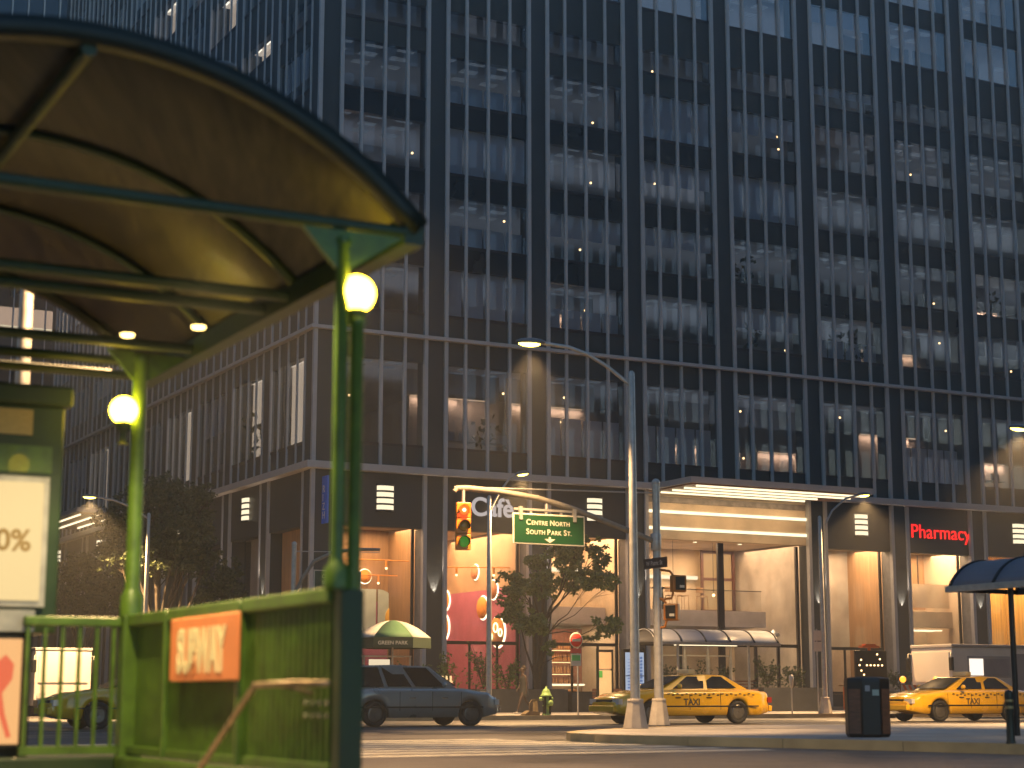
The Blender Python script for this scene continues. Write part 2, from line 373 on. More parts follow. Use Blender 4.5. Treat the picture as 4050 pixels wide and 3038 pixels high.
# rooms behind the glass
def seg(j): return U0 + P * j - .3, U0 + P * j + OFF[4] + .3
ceil_glow = emis('ceiling_panel', (.62, .72, .85), .06)  # faint glow put into the grilles so the dark ceilings show
def room(F, r, j, kind, n='R'):
    z0, z1 = WIN[r]; a, b = seg(j); top = slz[r + 1]; bot = slz[r] + .25 if r else 10.65
    if kind == 'blind' or kind == 'half':
        zb = z0 + .05 if kind == 'blind' else z0 + (z1 - z0) * rnd.choice([.35, .5, .6])
        for k in range(4):
            B(F, U0 + P * j + OFF[k] + .08, U0 + P * j + OFF[k + 1] - .08, .24 + .004 * (k % 2), .262 + .004 * (k % 2), zb + rnd.uniform(0, .02), z1 + .1).build('blind', M_BLIND, tower)
        return
    if kind in ('cove', 'covelow', 'side', 'lit'):
        d = 3.4 if kind != 'covelow' else 5.2
        if kind == 'lit':
            B(F, a + .35, b - .35, .95, 1.0, bot, top).build('glowing_wall', emis('glowing_wall', (1, .74, .52), .36), tower)  # wall and ceiling glow themselves, room light put into their material
            B(F, a + .35, b - .35, .4, .94, top - .1, top - .06).build('lit_ceiling', emis('lit_ceiling_dim', (1, .78, .58), .5), tower)
            for q in (.8, 2.2, 3.4): B(F, a + q, a + q + .5, .5, .62, top - .13, top - .105).build('tube_lamp', emis('tube_glow', (1, .85, .62), 1.6), tower)
            return
        B(F, a, b, d, d + .1, bot, top).build('room_wall', M_ROOM, tower)
        if kind == 'lit': return
        zc = bot + (top - bot) * (.72 if kind == 'cove' else .5)
        c0 = a if kind != 'side' else (a + b) / 2
        w = B(F, c0, c0 + (b - a) * rnd.choice([.5, .7, 1.]), d - .35, d - .3, bot, zc); w.build('room_panel', M_ROOM, tower)
        c1 = min(b, c0 + (b - a) * .8); B(F, c0, c1, d - .5, d - .46, zc, zc + .04).build('cove_light', E_COVE, tower)
        if n == 'R': lamp('cove_lamp', 'AREA', F((c0 + c1) / 2, d - .55, zc - .05), 26, (1, .55, .3), tower, F((c0 + c1) / 2, d, zc - 1.3), (c1 - c0, .08))
    if kind in ('open', 'cove', 'covelow') and top - bot > 2:
        g = MB()
        for i in range(3):
            for q in range(3): 
                for t in range(3): g.box(F, a + .5 + i * 1.5 + q * .1, a + 1.3 + i * 1.5 + q * .1, 1 + q * 1.1 + t * .17, 1.09 + q * 1.1 + t * .17, top - .03, top - .006)
        g.build('ceiling_grille', ceil_glow, tower)
def plantish(F, s, y, z, h, par=tower):
    g = MB()
    for i in range(40):
        c = F(s + rnd.gauss(0, h * .2), y + rnd.gauss(0, h * .2), z + rnd.uniform(.15, h)); e = Vector((rnd.uniform(-1, 1), rnd.uniform(-1, 1), rnd.uniform(-.3, 1))).normalized() * h * .22
        w = e.cross(Vector((rnd.random(), rnd.random(), .3))).normalized() * h * .06
        g.quad(c, c + e * .5 + w, c + e, c + e * .5 - w)
    g.tube([F(s, y, z), F(s, y, z + h * .7)], h * .03, 6)
    return g.build('pot_plant', M_LEAFD, par)
#        j: 0       1       2       3       4       5       6       7       8
GRID = [['open', 'cove', 'cove', 'open', 'covelow', 'covelow', 'cove', 'side', 'open'],     # tall second storey
        ['open', 'blind', 'cove', 'open', 'half', 'open', 'cove', 'half', 'open'],
        ['cove', 'open', 'half', 'half', 'open', 'open', 'open', 'side', 'blind'],
        ['covelow', 'blind', 'open', 'half', 'blind', 'open', 'open', 'open', 'open'],
        ['open', 'open', 'open', 'blind', 'half', 'side', 'open', 'open', 'open'],
        ['open', 'open', 'open', 'open', 'open', 'half', 'open', 'open', 'open'],
        ['open', 'open', 'open', 'open', 'open', 'half', 'cove', 'side', 'open'],
        ['open', 'blind', 'open', 'half', 'open', 'open', 'half', 'open', 'side'],
        ['half', 'open', 'open', 'open', 'cove', 'open', 'open', 'half', 'open'],
        ['open', 'open', 'side', 'open', 'open', 'blind', 'open', 'open', 'open']]
for r, row in enumerate(GRID):
    for j, k in enumerate(row): room(fR, r, j, k)
for j, k in enumerate(['lit', 'lit', 'half', 'lit', 'open', 'open', 'lit', 'half', 'open']): room(fL, 0, j, k, 'L')
for r, j, k in [(5, 1, 'lit'), (4, 0, 'half'), (4, 1, 'half'), (6, 2, 'lit'), (7, 4, 'lit'), (6, 5, 'lit'), (3, 6, 'lit'), (3, 7, 'lit'), (2, 6, 'lit'), (8, 5, 'half'), (7, 3, 'half'), (1, 6, 'half'), (2, 4, 'half')]:
    room(fL, r, j, k, 'L')
for r in range(len(WIN)): lamp('office_fill', 'AREA', fR(24, 4.4, slz[r + 1] - 1.0), [60, 95, 60, 80, 45, 30, 70, 55, 85, 60][r], (.86, .92, 1), tower, fR(24, 4.4, 90), (44, 3.5))  # unseen fill facing the ceilings, added to brighten the rooms
for (r, j) in [(0, 0), (0, 1), (0, 2), (0, 3), (0, 4), (0, 6), (1, 1), (1, 2), (1, 4), (2, 2), (2, 3), (3, 2), (3, 3), (4, 2), (4, 3), (4, 4), (3, 5), (2, 5), (5, 3), (5, 4), (6, 4), (6, 6), (2, 6), (1, 6), (4, 6), (7, 4), (7, 5), (8, 3), (0, 5), (2, 1), (3, 0), (1, 7)]:
    z0, z1 = WIN[r]; a, b = seg(j)
    for _ in range(rnd.choice([1, 2, 2, 3])):
        MB().ball(fR(rnd.uniform(a + .5, b - .5), rnd.uniform(.5, 2.2), rnd.uniform(z0 + .3, z1 - .2)), .055, 8, 6).build('pendant_lamp', E_DOT, tower)  # balls added inside to stand in for warm dots reflected in the glass
for s, r in [(22.6, 2), (22.9, 1), (28.6, 1), (29.2, 1), (1.5, 6), (38.5, 2), (8.5, 0)]: plantish(fR, s, .9, WIN[r][0], 1.5)
plantish(fL, 8, 1, WIN[0][0], 2.2); plantish(fL, 9.4, 1, WIN[0][0], 1.9)
g = MB()
for s in [6.4, 7.2, 8.3, 9.0, 12.1, 13.3, 36.8, 38]: g.box(fR, s, s + .55, 1.0, 1.05, 11.8, 12.15); g.box(fR, s - .1, s + .8, .8, 1.5, 11.74, 11.79)
g.build('desk_row', M_CEIL, tower)
g = MB()
for r, j in [(0, 2), (1, 2), (4, 1), (0, 3), (2, 1), (0, 6), (1, 5)]:
    for k in range(4): g.box(fR, U0 + P * j + OFF[k] + .2, U0 + P * j + OFF[k + 1] + .08, .7, .74, WIN[r][0], WIN[r][0] + (WIN[r][1] - WIN[r][0]) * .5)
g.build('screen_partition', M_BLIND, tower)

# ------------------------------------------------------------------ shops on the ground floor
def flat(name, c, rough=.7, var=.1, sc=2): return mat(name, c, rough, 0, var, sc)
TAN = flat('tan_plaster', (.43, .28, .17), .7, .2, .9); PINK = flat('pink_wall', (.44, .12, .2)); OAK = mat('oak_panel', (.34, .2, .1), .5, 0, .2, 2, stretch=(4, 4, .3))
CREAM = flat('cream_wall', (.52, .41, .29), .7, .2, .8); GREYP = flat('grey_plaster', (.34, .29, .24), .8, .3, .8); BRICK = flat('red_brick', (.3, .09, .05), .8, .3, 8)
CURT = mat('yellow_curtain', (.6, .36, .08), .8, 0, .3, 3, stretch=(5, 5, .1)); SAGE = flat('sage_panel', (.5, .58, .52)); SHOPF = flat('shop_floor', (.25, .19, .15), .4)
LIL = flat('pale_slab', (.5, .45, .45), .8)
def shop(j, n, depth, up, low, split, side, power, zt=8.05, z0=.3):
    a = U0 + P * j - .05; b = U0 + P * (j + n - 1) + OFF[4] + .05
    A, Bx = a - .4, b + .42
    B(fR, A, Bx, depth, depth + .1, split, zt).build('back_wall', up, tower)
    if split > z0: B(fR, A, Bx, depth - .004, depth + .1, z0, split - .002).build('back_wall', low, tower)
    B(fR, Bx - .04, Bx + .02, .82, depth, z0, zt).build('side_wall', side, tower); B(fR, A - .02, A + .04, .82, depth, z0, zt).build('side_wall', side, tower)
    B(fR, A, Bx, .1, depth, .16, z0).build('shop_floor', SHOPF, tower); B(fR, A, Bx, .5, depth, zt + .005, zt + .1).build('shop_ceiling', CREAM, tower)
    # frame and panes
    if n == 1:
        w0, w1 = U0 + P * j + .09, U0 + P * j + OFF[4] - .09
        g = MB(); g.box(fR, w0, w0 + .07, .76, .86, .9, 7.9); g.box(fR, w1 - .12, w1, .76, .86, .9, 7.9); g.box(fR, w0 + .07, w1 - .12, .76, .86, 2.98, 3.12)
        g.box(fR, w0 + .07, w1 - .12, .76, .86, .9, 1.0)
        for s in (w0 + (w1 - w0) * .38, w0 + (w1 - w0) * .72): g.box(fR, s, s + .09, .77, .85, 1.0, 2.98)
        g.build('shop_frame', M_FRAME, tower)
        B(fR, w0, w1, .55, .88, .15, .89).build('shop_plinth', M_STONE, tower)
        B(fR, w1 + .03, w1 + .075, .12, .755, .9, 7.74).build('reveal', mat('reveal_panel', (.2, .19, .185), .6), tower)
        B(fR, w0 + .07, w1 - .12, .80, .81, 1.0, 7.9).build('shop_window', M_SHOPG, tower)
    for k in range(n * 3):
        MB().lathe([(.1, 0), (.1, .02)], Matrix.Translation(fR(a + .7 + k * 1.3, 1.6 + (k % 2) * 1.2, zt - .03)), 12).build('downlight', E_STRIP, tower)
    lamp('shop_lamp', 'AREA', fR((a + b) / 2 + .4, depth * .5, zt - .1), power * (.9 if j < 3 else .8), (1, .6, .3) if j < 3 else (1, .66, .37), tower, fR((a + b) / 2 + .4, depth * .5, 0), (b - a, depth * .7))
shop(0, 1, 4.6, OAK, PINK, 4.9, OAK, 260)
shop(1, 1, 9.0, TAN, PINK, 5.53, TAN, 560)
B(fR, 10.1, 10.3, .83, 8.98, .31, 5.53).build('side_wall', PINK, tower); B(fR, 10.1, 10.3, .83, 8.98, 5.532, 8.04).build('side_wall', TAN, tower)
shop(2, 1, 5.0, CREAM, CREAM, 4.2, CREAM, 330)
shop(3, 2, 6.9, CREAM, CREAM, 4.0, GREYP, 750)
shop(5, 1, 4.0, GREYP, CREAM, 3.2, OAK, 380)
shop(6, 1, 4.0, OAK, CREAM, 5.2, CREAM, 420)
shop(7, 1, 3.5, CURT, CREAM, 2.4, CURT, 420)
shop(8, 1, 3.5, CURT, CREAM, 2.4, CURT, 300)
# side-street shops: dark, unlit panes with pale reveals
for j in range(NL):
    w0, w1 = U0 + P * j + .09, U0 + P * j + OFF[4] - .09
    B(fL, w0, w1 - 1.2, .6, .7, .15, 7.74).build('infill_wall', flat('reveal_grey', (.2, .19, .19)), tower)
    B(fL, w1 - 1.2, w1, .7, .71, .15, 7.74).build('shop_window', M_GLASS, tower)
    B(fL, w0 - .3, w1 + .3, 1.4, 1.5, .15, 9).build('back_wall', M_ROOM, tower)
# cafe fittings
def disc(F, s, y, z, r, m, halo=True, name='round_wall_lamp', label=None, face='y'):
    ax = (F(0, 1, 0) - F(0, 0, 0)) if face == 'y' else (F(1, 0, 0) - F(0, 0, 0))
    c = F(s, y, z); M = Mf(c, UP.cross(ax) if abs(ax.z) < .5 else Vector((1, 0, 0)), ax)
    t = thing(name, c, label, 'wall lamp', 'round wall lamps in the cafe')
    MB().lathe([(r * .01, -.1), (r * .98, -.1), (r, -.08), (r, -.05), (r * .9, -.05)], M, 28).build('disc', m, t)
    if halo: MB().lathe([(r * .8, -.03), (r * 1.12, -.012), (r * 1.12, -.006), (r * .8, -.006)], M, 28).build('halo', emis('halo_glow', (1, .78, .46), 2.2), t)
    return t
ORG = flat('orange_disc', (.75, .3, .05)); YEL = flat('yellow_disc', (.8, .45, .06)); TERR = flat('terracotta_disc', (.5, .2, .1))
disc(fR, 4.35, 4.55, 6.0, .3, ORG, label='small orange disc lamp glowing on the wall above the parasol')
for y, z, r, m, lb in [(4.99, 6.4, .34, TERR, 'terracotta disc lamp highest on the tan cafe wall'), (3.19, 5.5, .42, TERR, 'terracotta disc lamp right of the thin pole, beside the tree crown'),
                       (4.22, 4.74, .5, ORG, 'orange disc lamp behind the thin street light pole'), (2.75, 3.62, .66, ORG, 'largest orange disc lamp with three white rings on it'), (8.1, 5.25, .45, ORG, 'orange disc lamp beside the grey pier at the cafe window edge'), (8.3, 4.0, .6, ORG, 'orange disc lamp lower beside the grey pier, behind the transom')]:
    disc(fR, 10.08, y, z, r, m, label=lb, face='x')
ringm = emis('neon_ring', (.8, 1, .55), 1.2)
for y, z, r, lb in [(2.74, 3.8, .2, 'upper and biggest'), (2.3, 3.57, .16, 'right one'), (3.24, 3.42, .16, 'lower left one')]:
    c = fR(9.93, y, z); pts = [c + (L2 * math.cos(a) + UP * math.sin(a)) * r for a in [2 * math.pi * k / 20 for k in range(21)]]
    tag(MB().tube(pts, .035, 6).build('neon_ring', ringm), 'white neon ring on the largest orange disc, ' + lb, 'neon ring', 'three neon rings')
disc(fR, 5.95, 4.52, 4.2, .62, YEL, label='big yellow disc lamp low on the pink wall behind the parasol')
pn = MB(); pn.box(fR, 3.7, 4.9, 4.5, 4.56, 3.6, 5.45)
pts = [fR(5.0, 4.5, 3.7), fR(5.9, 4.5, 3.7)] + [fR(5.0 + .9 * math.cos(a), 4.5, 4.55 + .9 * math.sin(a)) for a in [i * math.pi / 16 for i in range(9)]]
pn.prism(pts, L2 * .05); tag(pn.build('wall_mirror', SAGE), 'pale arched mirror panels on the pink cafe wall', 'mirror')
for (s0, y0, s1, y1, z, lb) in [(1.2, 2.2, 5.4, 2.2, 6.55, 'upper orange spotlight track in the corner cafe bay'), (1.6, 3.6, 5.6, 3.6, 6.0, 'lower orange spotlight track in the corner cafe bay'), (6.6, 3.2, 10.4, 1.6, 6.4, 'orange spotlight track slanting across the pink cafe bay')]:
    t = thing('track_light', fR(s0, y0, z), lb, 'track light', 'cafe spotlight tracks')
    MB().tube([fR(s0, y0, z), fR(s1, y1, z)], .025, 6).build('rail', ORG, t)
    for k in (.35, .75):
        q = fR(s0 + (s1 - s0) * k, y0 + (y1 - y0) * k, z)
        MB().tube([q, q - UP * .3], .05, 8).build('spot', ORG, t); MB().ball(q - UP * .34, .055, 8, 6).build('bulb', E_DOT, t)
for s, w in ((13.2, 4), (18.3, 4), (22.5, 3.5)): lamp('under_gallery_fill', 'AREA', fR(s, 2.2 if s > 14 else 3.2, 4.0), 75, (1, .7, .4), tower, fR(s, 2.2 if s > 14 else 3.2, 0), (w, 1.6))  # fill added to brighten the floor the gallery shades
# bar with bottles, upper gallery, picture
B(fR, 10.9, 15.6, 4.85, 4.95, .3, 3.9).build('bar_wall', BRICK, tower)
g = MB(); E = MB()
for k in range(4):
    g.box(fR, 12.3, 15.0, 4.5, 4.84, 1.25 + k * .55, 1.29 + k * .55)
sh = thing('bottle_shelf', fR(13.6, 4.6, .3), 'red lit bottle shelves behind the bar under the gallery', 'shelf'); g.build('shelf', OAK, sh)
bot = MB(); r2 = random.Random(5)
for k in range(4):
    s = 12.4
    while s < 14.9:
        M = Matrix.Translation(fR(s, 4.6, 1.295 + k * .55)); bot.lathe([(.045, 0), (.045, .2), (.015, .27), (.015, .34)], M, 7); s += r2.uniform(.1, .2)
tag(bot.build('bottles', flat('amber_glass', (.5, .22, .08), .2)), 'amber bottles lined up on the red bar shelves', 'bottles')['kind'] = 'stuff'
for k in range(3): MB().box(fR, 12.4, 14.9, 4.72, 4.76, 1.22 + .55 * (k + 1), 1.245 + .55 * (k + 1)).build('shelf_light', emis('shelf_glow', (1, .55, .25), 1.6), sh)
t = thing('bar_counter', fR(13, 2.6, .3), 'bar counter with a glowing pale top behind the tree trunks', 'counter')
B(fR, 11.9, 14.2, 2.5, 3.1, .3, 1.25).build('front', OAK, t); B(fR, 11.8, 14.3, 2.4, 3.2, 1.26, 1.34).build('top', E_STRIP, t)  # top glows itself, its brightness put into the material
for k, s in enumerate((12.4, 13.4, 15.0)):
    st = thing('bar_stool', fR(s, 1.9, .3), 'orange topped bar stool ' + ('by the tree trunks', 'beside the dark window post', 'under the framed picture')[k], 'stool', 'bar stools')
    MB().lathe([(.2, .7), (.22, .74), (.2, .78), (.02, .79)], Matrix.Translation(fR(s, 1.9, .3)), 14).build('seat', ORG, st)
    for q in range(4):
        a = q * math.pi / 2 + .7; MB().tube([fR(s + .2 * math.cos(a), 1.9 + .2 * math.sin(a), .3), fR(s + .12 * math.cos(a), 1.9 + .12 * math.sin(a), 1.0)], .015, 5).build('leg', OAK, st)
t = thing('framed_picture', fR(16.2, 4.9, 1.8), 'pale framed picture on the cream wall in the bar', 'picture')
B(fR, 15.1, 15.48, 4.9, 4.97, 1.95, 2.75).build('frame', OAK, t); B(fR, 15.15, 15.44, 4.885, 4.9, 2.02, 2.68).build('print', flat('print_paper', (.6, .5, .38)), t)
for (s0, s1, nm, lb) in [(10.9, 15.55, 'gallery', ''), (15.9, 24.6, 'gallery', '')]:
    B(fR, s0, s1, 2.6, 6.6 if s0 > 12 else 4.9, 4.05, 4.8).build(nm, LIL, tower)
t = thing('glass_balustrade', fR(20, 2.62, 4.8), 'glass balustrade along the lobby gallery edge', 'balustrade')
B(fR, 16.2, 24.4, 2.66, 2.68, 4.81, 5.75).build('pane', M_SHOPG, t); B(fR, 16.2, 24.4, 2.64, 2.70, 5.755, 5.79).build('rail', M_FRAME, t)
t = thing('glass_balustrade', fR(13, 2.62, 4.8), 'glass balustrade on the gallery over the bar', 'balustrade')
B(fR, 10.95, 15.4, 2.66, 2.68, 4.81, 5.75).build('pane', M_SHOPG, t); B(fR, 10.95, 15.4, 2.64, 2.70, 5.755, 5.79).build('rail', M_FRAME, t)
for s0, s1, y in [(12.2, 15.6, 4.7), (16, 23.4, 6.6)]: B(fR, s0, s1, y, y + .12, 6.55, 6.72).build('cove_light', E_SCONCE, tower)
for k, s in enumerate((17.4, 18.3, 19.8, 20.5, 21.6)):
    t = thing('high_chair', fR(s, 3.6, 4.8), 'slim high chair on the lobby gallery, ' + ['leftmost', 'second from left', 'beside the dark table', 'right of the dark table', 'rightmost by the brown window'][k], 'chair', 'gallery chairs')
    B(fR, s - .2, s + .2, 3.4, 3.8, 5.5, 5.54).build('seat', OAK, t)
    B(fR, s - .2, s + .2, 3.78, 3.81, 5.7, 5.95).build('backrest', OAK, t)
    for q in ((-.18, 3.42), (.18, 3.42), (-.18, 3.78), (.18, 3.78)): MB().tube([fR(s + q[0] * 1.2, q[1], 4.8), fR(s + q[0], q[1], 5.5)], .015, 5).build('leg', OAK, t)
t = thing('gallery_table', fR(19.1, 3.6, 4.8), 'dark high table on the lobby gallery', 'table')
MB().lathe([(.32, 1.05), (.32, 1.1)], Matrix.Translation(fR(19.1, 3.6, 4.8)), 16).build('top', M_FRAME, t); MB().lathe([(.3, 0), (.22, 1.04)], Matrix.Translation(fR(19.1, 3.6, 4.8)), 12).build('pedestal', M_BLACK, t)
t = thing('inner_window', fR(24, 6.4, 4.9), 'dark brown paned window inside the lobby', 'window')
g = MB()
for s in (23.35, 24.35, 25.25): g.box(fR, s, s + .14, 6.2, 6.3, 4.8, 8.0)
for z in (4.9, 6.5, 7.85): g.box(fR, 23.49, 25.25, 6.21, 6.29, z, z + .14)
g.build('frame', mat('walnut_frame', (.09, .035, .025), .5), t); B(fR, 23.4, 25.3, 6.4, 6.42, 4.9, 7.9).build('pane', emis('amber_pane', (1, .5, .16), .28), t)
for k, (s, y, zl) in enumerate([(18.9, 2.0, 5.6), (21.3, 2.2, 5.5)]):
    t = thing('pendant_lamp', fR(s, y, zl), ('left', 'right')[k] + ' small bulb pendant hanging on a long cord in the lobby', 'pendant lamp', 'lobby pendants')
    MB().tube([fR(s, y, 8.0), fR(s, y, zl + .1)], .012, 5).build('cord', M_BLACK, t); MB().ball(fR(s, y, zl), .07, 10, 8).build('bulb', E_DOT, t)
t = thing('pendant_lamp', fR(24.3, 1.6, 3.7), 'dome shade pendant low at the right of the lobby', 'pendant lamp')
MB().lathe([(.3, 0), (.26, .14), (.1, .24), (.03, .32)], Matrix.Translation(fR(24.3, 1.6, 3.6)), 20).build('shade', M_STEEL, t); MB().ball(fR(24.3, 1.6, 3.62), .08, 10, 8).build('bulb', E_DOT, t)
# lobby front: dark posts, transom, recessed beige header with two light lines, canopy
g = MB()
for s in (16.3, 20.6, 25.1): g.box(fR, s, s + (.3 if s == 20.6 else .12), .74, .9, .3, 7.84)
for s in (18.4, 22.6, 23.9): g.box(fR, s, s + .12, .76, .88, .3, 3.05)
g.box(fR, 16.42, 25.1, .77, .87, 3.05, 3.2); g.build('lobby_frame', M_FRAME, tower)
for s0, s1 in [(16.43, 20.59), (20.91, 25.09)]: B(fR, s0, s1, .80, .81, .32, 7.84).build('shop_window', M_SHOPG, tower)
B(fR, 16.25, 25.25, .1, .5, 7.85, 9.5).build('lobby_header', CREAM, tower); B(fR, 16.25, 25.25, .08, .5, 9.5, 9.78).build('lobby_header', mat('marble_band', (.2, .17, .15), .4, 0, .4, 3), tower)
B(fR, 16.25, 25.25, .1, .5, 9.785, 10.0).build('lobby_header', CREAM, tower)
for z in (8.26, 9.02): B(fR, 16.25, 25.25, .03, .098, z, z + .13).build('light_strip', E_STRIP, tower)
def canopy(F, s0, s1, depth, z0, label):
    t = thing('entrance_canopy', F((s0 + s1) / 2, -.4, z0), label, 'canopy', 'flat entrance canopies')
    B(F, s0, s1, -depth, -.385, z0 + .06, z0 + .32).build('slab', M_LEDGE, t); B(F, s0 + .2, s1 - .2, -depth + .2, -.4, z0, z0 + .059).build('soffit', mat('bronze_soffit', (.22, .12, .08), .4), t)
    for k in range(4):
        y = -depth + .3 + k * .95
        B(F, s0 + .5, s1 - (.4 if k < 2 else 1.6), y, y + .07, z0 - .075, z0 - .002).build('light_strip', E_STRIP, t)
    return t
canopy(fR, 16.3, 26.5, 3.5, 9.95, 'flat entrance canopy with four light lines over the lobby')
canopy(fL, 27.0, 37, 2.85, 10.5, 'flat entrance canopy with light lines far down the side street')
for k in range(4): lamp('canopy_lamp', 'AREA', fR(21, -2.4 + k * .6, 9.85), 25, WARM, None, fR(21, -2.4 + k * .6, 0), (8, .2))
# pharmacy fittings
g = MB(); g.box(fR, 31.0, 36.2, 2.2, 2.3, 5.2, 6.4); g.box(fR, 31.0, 36.2, 2.0, 2.32, 4.2, 5.0); g.build('pharmacy_soffit', CREAM, tower)
for y in (1.4, 2.0): B(fR, 32.4, 34.6, y, y + .14, 4.0, 4.06).build('strip_lamp', E_STRIP, tower)
for s in (32.9, 34.3, 35.4): B(fR, s, s + .03, 3.95, 3.99, 6.5, 8).build('panel_joint', M_FRAME, tower)
B(fR, 33.6, 35.9, 3.6, 3.7, 1.0, 3.2).build('curtain', CURT, tower)
rs = random.Random(9); cols = [flat('stock_' + n, c, .5) for n, c in (('white', (.6, .58, .52)), ('green', (.1, .3, .12)), ('red', (.45, .06, .05)), ('blue', (.08, .16, .4)))]
for s0, y0, n in ((31.3, 3.3, 4), (32.6, 3.5, 5)):
    t = thing('product_shelf', fR(s0 + .5, y0, .3), 'stocked product shelf in the pharmacy window, ' + ('left one by the pier' if s0 < 32 else 'right one by the curtain'), 'shelf', 'pharmacy shelves')
    B(fR, s0, s0 + 1.1, y0 + .3, y0 + .34, .3, 3.4).build('back', CREAM, t)
    for k in range(n): B(fR, s0, s0 + 1.1, y0, y0 + .299, .7 + k * .55, .73 + k * .55).build('board', GREYP, t)
    for m_ in cols:
        g = MB()
        for _ in range(14):
            k = rs.randrange(n); q = s0 + rs.random() * .95; g.box(fR, q, q + .1, y0 + .03, y0 + .2, .732 + k * .55, .732 + k * .55 + rs.uniform(.15, .4))
        stuff(g.build('stock', m_, t))
for k, (s, y) in enumerate([(7.2, 2.0), (8.8, 2.4), (2.6, 2.2), (27.4, 2.0), (29.2, 2.4), (37.6, 1.9)]):
    t = thing('cafe_table', fR(s, y, .3), ['round cafe table in the pink window, left one', 'round cafe table in the pink window, under the ringed disc', 'round cafe table in the corner bay behind the parasol', 'round table in the shop behind the arrow board, left one', 'round table in the shop behind the arrow board, right one', 'round table before the yellow curtain'][k], 'table', 'cafe tables')
    M = Matrix.Translation(fR(s, y, .3)); MB().lathe([(.35, .98), (.37, 1.0), (.37, 1.03), (.001, 1.03)], M, 20).build('top', OAK, t); MB().lathe([(.25, 0), (.04, .06), (.035, .98)], M, 12).build('pedestal', M_BLACK, t)
for k, (s, z0, z1, m_) in enumerate([(26.5, .3, 8, GREYP), (37.2, .3, 8, OAK)]): B(fR, s, s + 1.1, 2.2, 2.6, z0, z1).build('inner_column', m_, tower)
for j in (5, 7):
    for k in range(3): B(fR, U0 + P * j + .6 + k * 1.2, U0 + P * j + .65 + k * 1.2, 3.4 if j == 7 else 3.9, 3.44 if j == 7 else 3.94, .3, 8.0).build('panel_joint', M_FRAME, tower)
# scalloped uplights on the piers, striped wall lamps
wl = None
def sconce(F, s, z, label):
    c = F(s, 0, z); t = thing('wall_lamp', c, label, 'wall lamp', 'striped wall lamps on the tower')
    ax = F(0, -1, 0) - F(0, 0, 0); x = F(1, 0, 0) - F(0, 0, 0)
    def half(z0, z1, r):
        pts = [c + UP * z0 + x * (r * 1.2 * math.cos(a)) + ax * (.02 + r * .55 * math.sin(a)) for a in [math.pi * i / 10 for i in range(11)]]
        return MB().prism(pts, UP * (z1 - z0))
    for k in range(5): half(-.56 + k * .27, -.56 + k * .27 + .075, .36).build('band', M_FRAME, t)
    for k in range(4): half(-.483 + k * .27, -.483 + k * .27 + .19, .32).build('diffuser', E_SCONCE, t)
    return t
sconce(fR, 3.27, 8.95, 'striped wall lamp left of the Cafe lettering'); sconce(fR, 13.46, 8.95, 'striped wall lamp behind the curved signal arm')
sconce(fR, 28.5, 8.95, 'striped wall lamp left of the Pharmacy lettering'); sconce(fR, 38.7, 8.95, 'striped wall lamp right of the Pharmacy lettering')
sconce(fL, 7.9, 9.03, 'striped wall lamp nearest the corner on the side street'); sconce(fL, 17.4, 9.03, 'striped wall lamp mostly hidden by the big tree')
sconce(fL, 32.6, 9.03, 'striped wall lamp under the side street canopy'); sconce(fL, 42, 9.1, 'farthest striped wall lamp down the side street')
for j in (1, 2, 3, 5, 6, 7, 8): 
    s = U0 + P * (j - 1) + OFF[4] + .48
    lamp('pier_uplight', 'SPOT', fR(s, -.14, 4.9), 150, (1, .8, .6), tower, fR(s, .25, 8.4), .02, .5, 46)
for j in (1, 2): 
    s = U0 + P * (j - 1) + OFF[4] + .48
    lamp('pier_uplight', 'SPOT', fL(s, -.14, 4.9), 150, (1, .8, .6), tower, fL(s, .25, 8.4), .02, .5, 46)
# lettering on the tower
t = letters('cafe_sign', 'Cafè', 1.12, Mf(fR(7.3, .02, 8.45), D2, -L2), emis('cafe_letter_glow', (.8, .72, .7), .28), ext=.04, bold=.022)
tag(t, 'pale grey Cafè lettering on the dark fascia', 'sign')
b = letters('pharmacy_sign', 'Pharmacy', .98, Mf(fR(31.6, .02, 8.5), D2, -L2), emis('red_neon', (1, .012, .01), .85), ext=.03, bold=-.002, space=1.02)
tag(b, 'red glowing Pharmacy lettering on the dark fascia', 'sign')
t = thing('blade_sign', fR(.45, -.3, 8.4), 'narrow blue vertical sign near the tower corner', 'sign')
B(fR, .42, .5, -.62, -.03, 7.75, 9.7).build('board', flat('blue_board', (.04, .14, .62)), t)
for k, ch in enumerate('HZIR'): letters('letter', ch, .42, Mf(fR(.415, -.12, 7.95 + k * .36), -L2, -D2), flat('blue_sign_white', (.6, .6, .62)), t, ext=.004)
# the blocks across both streets, dark masses with a few lit panes
def across(F, a0, a1, b0, b1, h, axis, label, seed):
    rn = random.Random(seed); t = thing('office_block', F((a0 + a1) / 2, (b0 + b1) / 2, 0), label, 'building', 'blocks across the street')
    B(F, a0, a1, b0, b1, 0, h).build('wall', mat('block_wall', (.03, .032, .036), .6), t)
    g = MB(); gb = MB(); st = 1.6; fl = 3.4
    L_ = (a1 - a0) if axis == 'a' else (b1 - b0)
    for k in range(int(h / fl) - 1):
        run = 0
        for i in range(int(L_ / st)):
            if run <= 0 and rn.random() < .022: run = rn.choice([2, 3, 5, 7])
            m_ = g if run > 0 else gb; run -= 1; z = 4 + k * fl; q = (a0 if axis == 'a' else b0) + i * st
            if axis == 'a': m_.box(F, q + .25, q + 1.3, b1 - .02, b1 + .05, z, z + 2.1)
            else: m_.box(F, a1 - .02, a1 + .05, q + .25, q + 1.3, z, z + 2.1)
    stuff(g.build('lit_window', emis('block_lit', (.8, .85, 1), .12), t)); stuff(gb.build('dark_window', glass('block_pane', (.05, .06, .08), .12, .8), t))
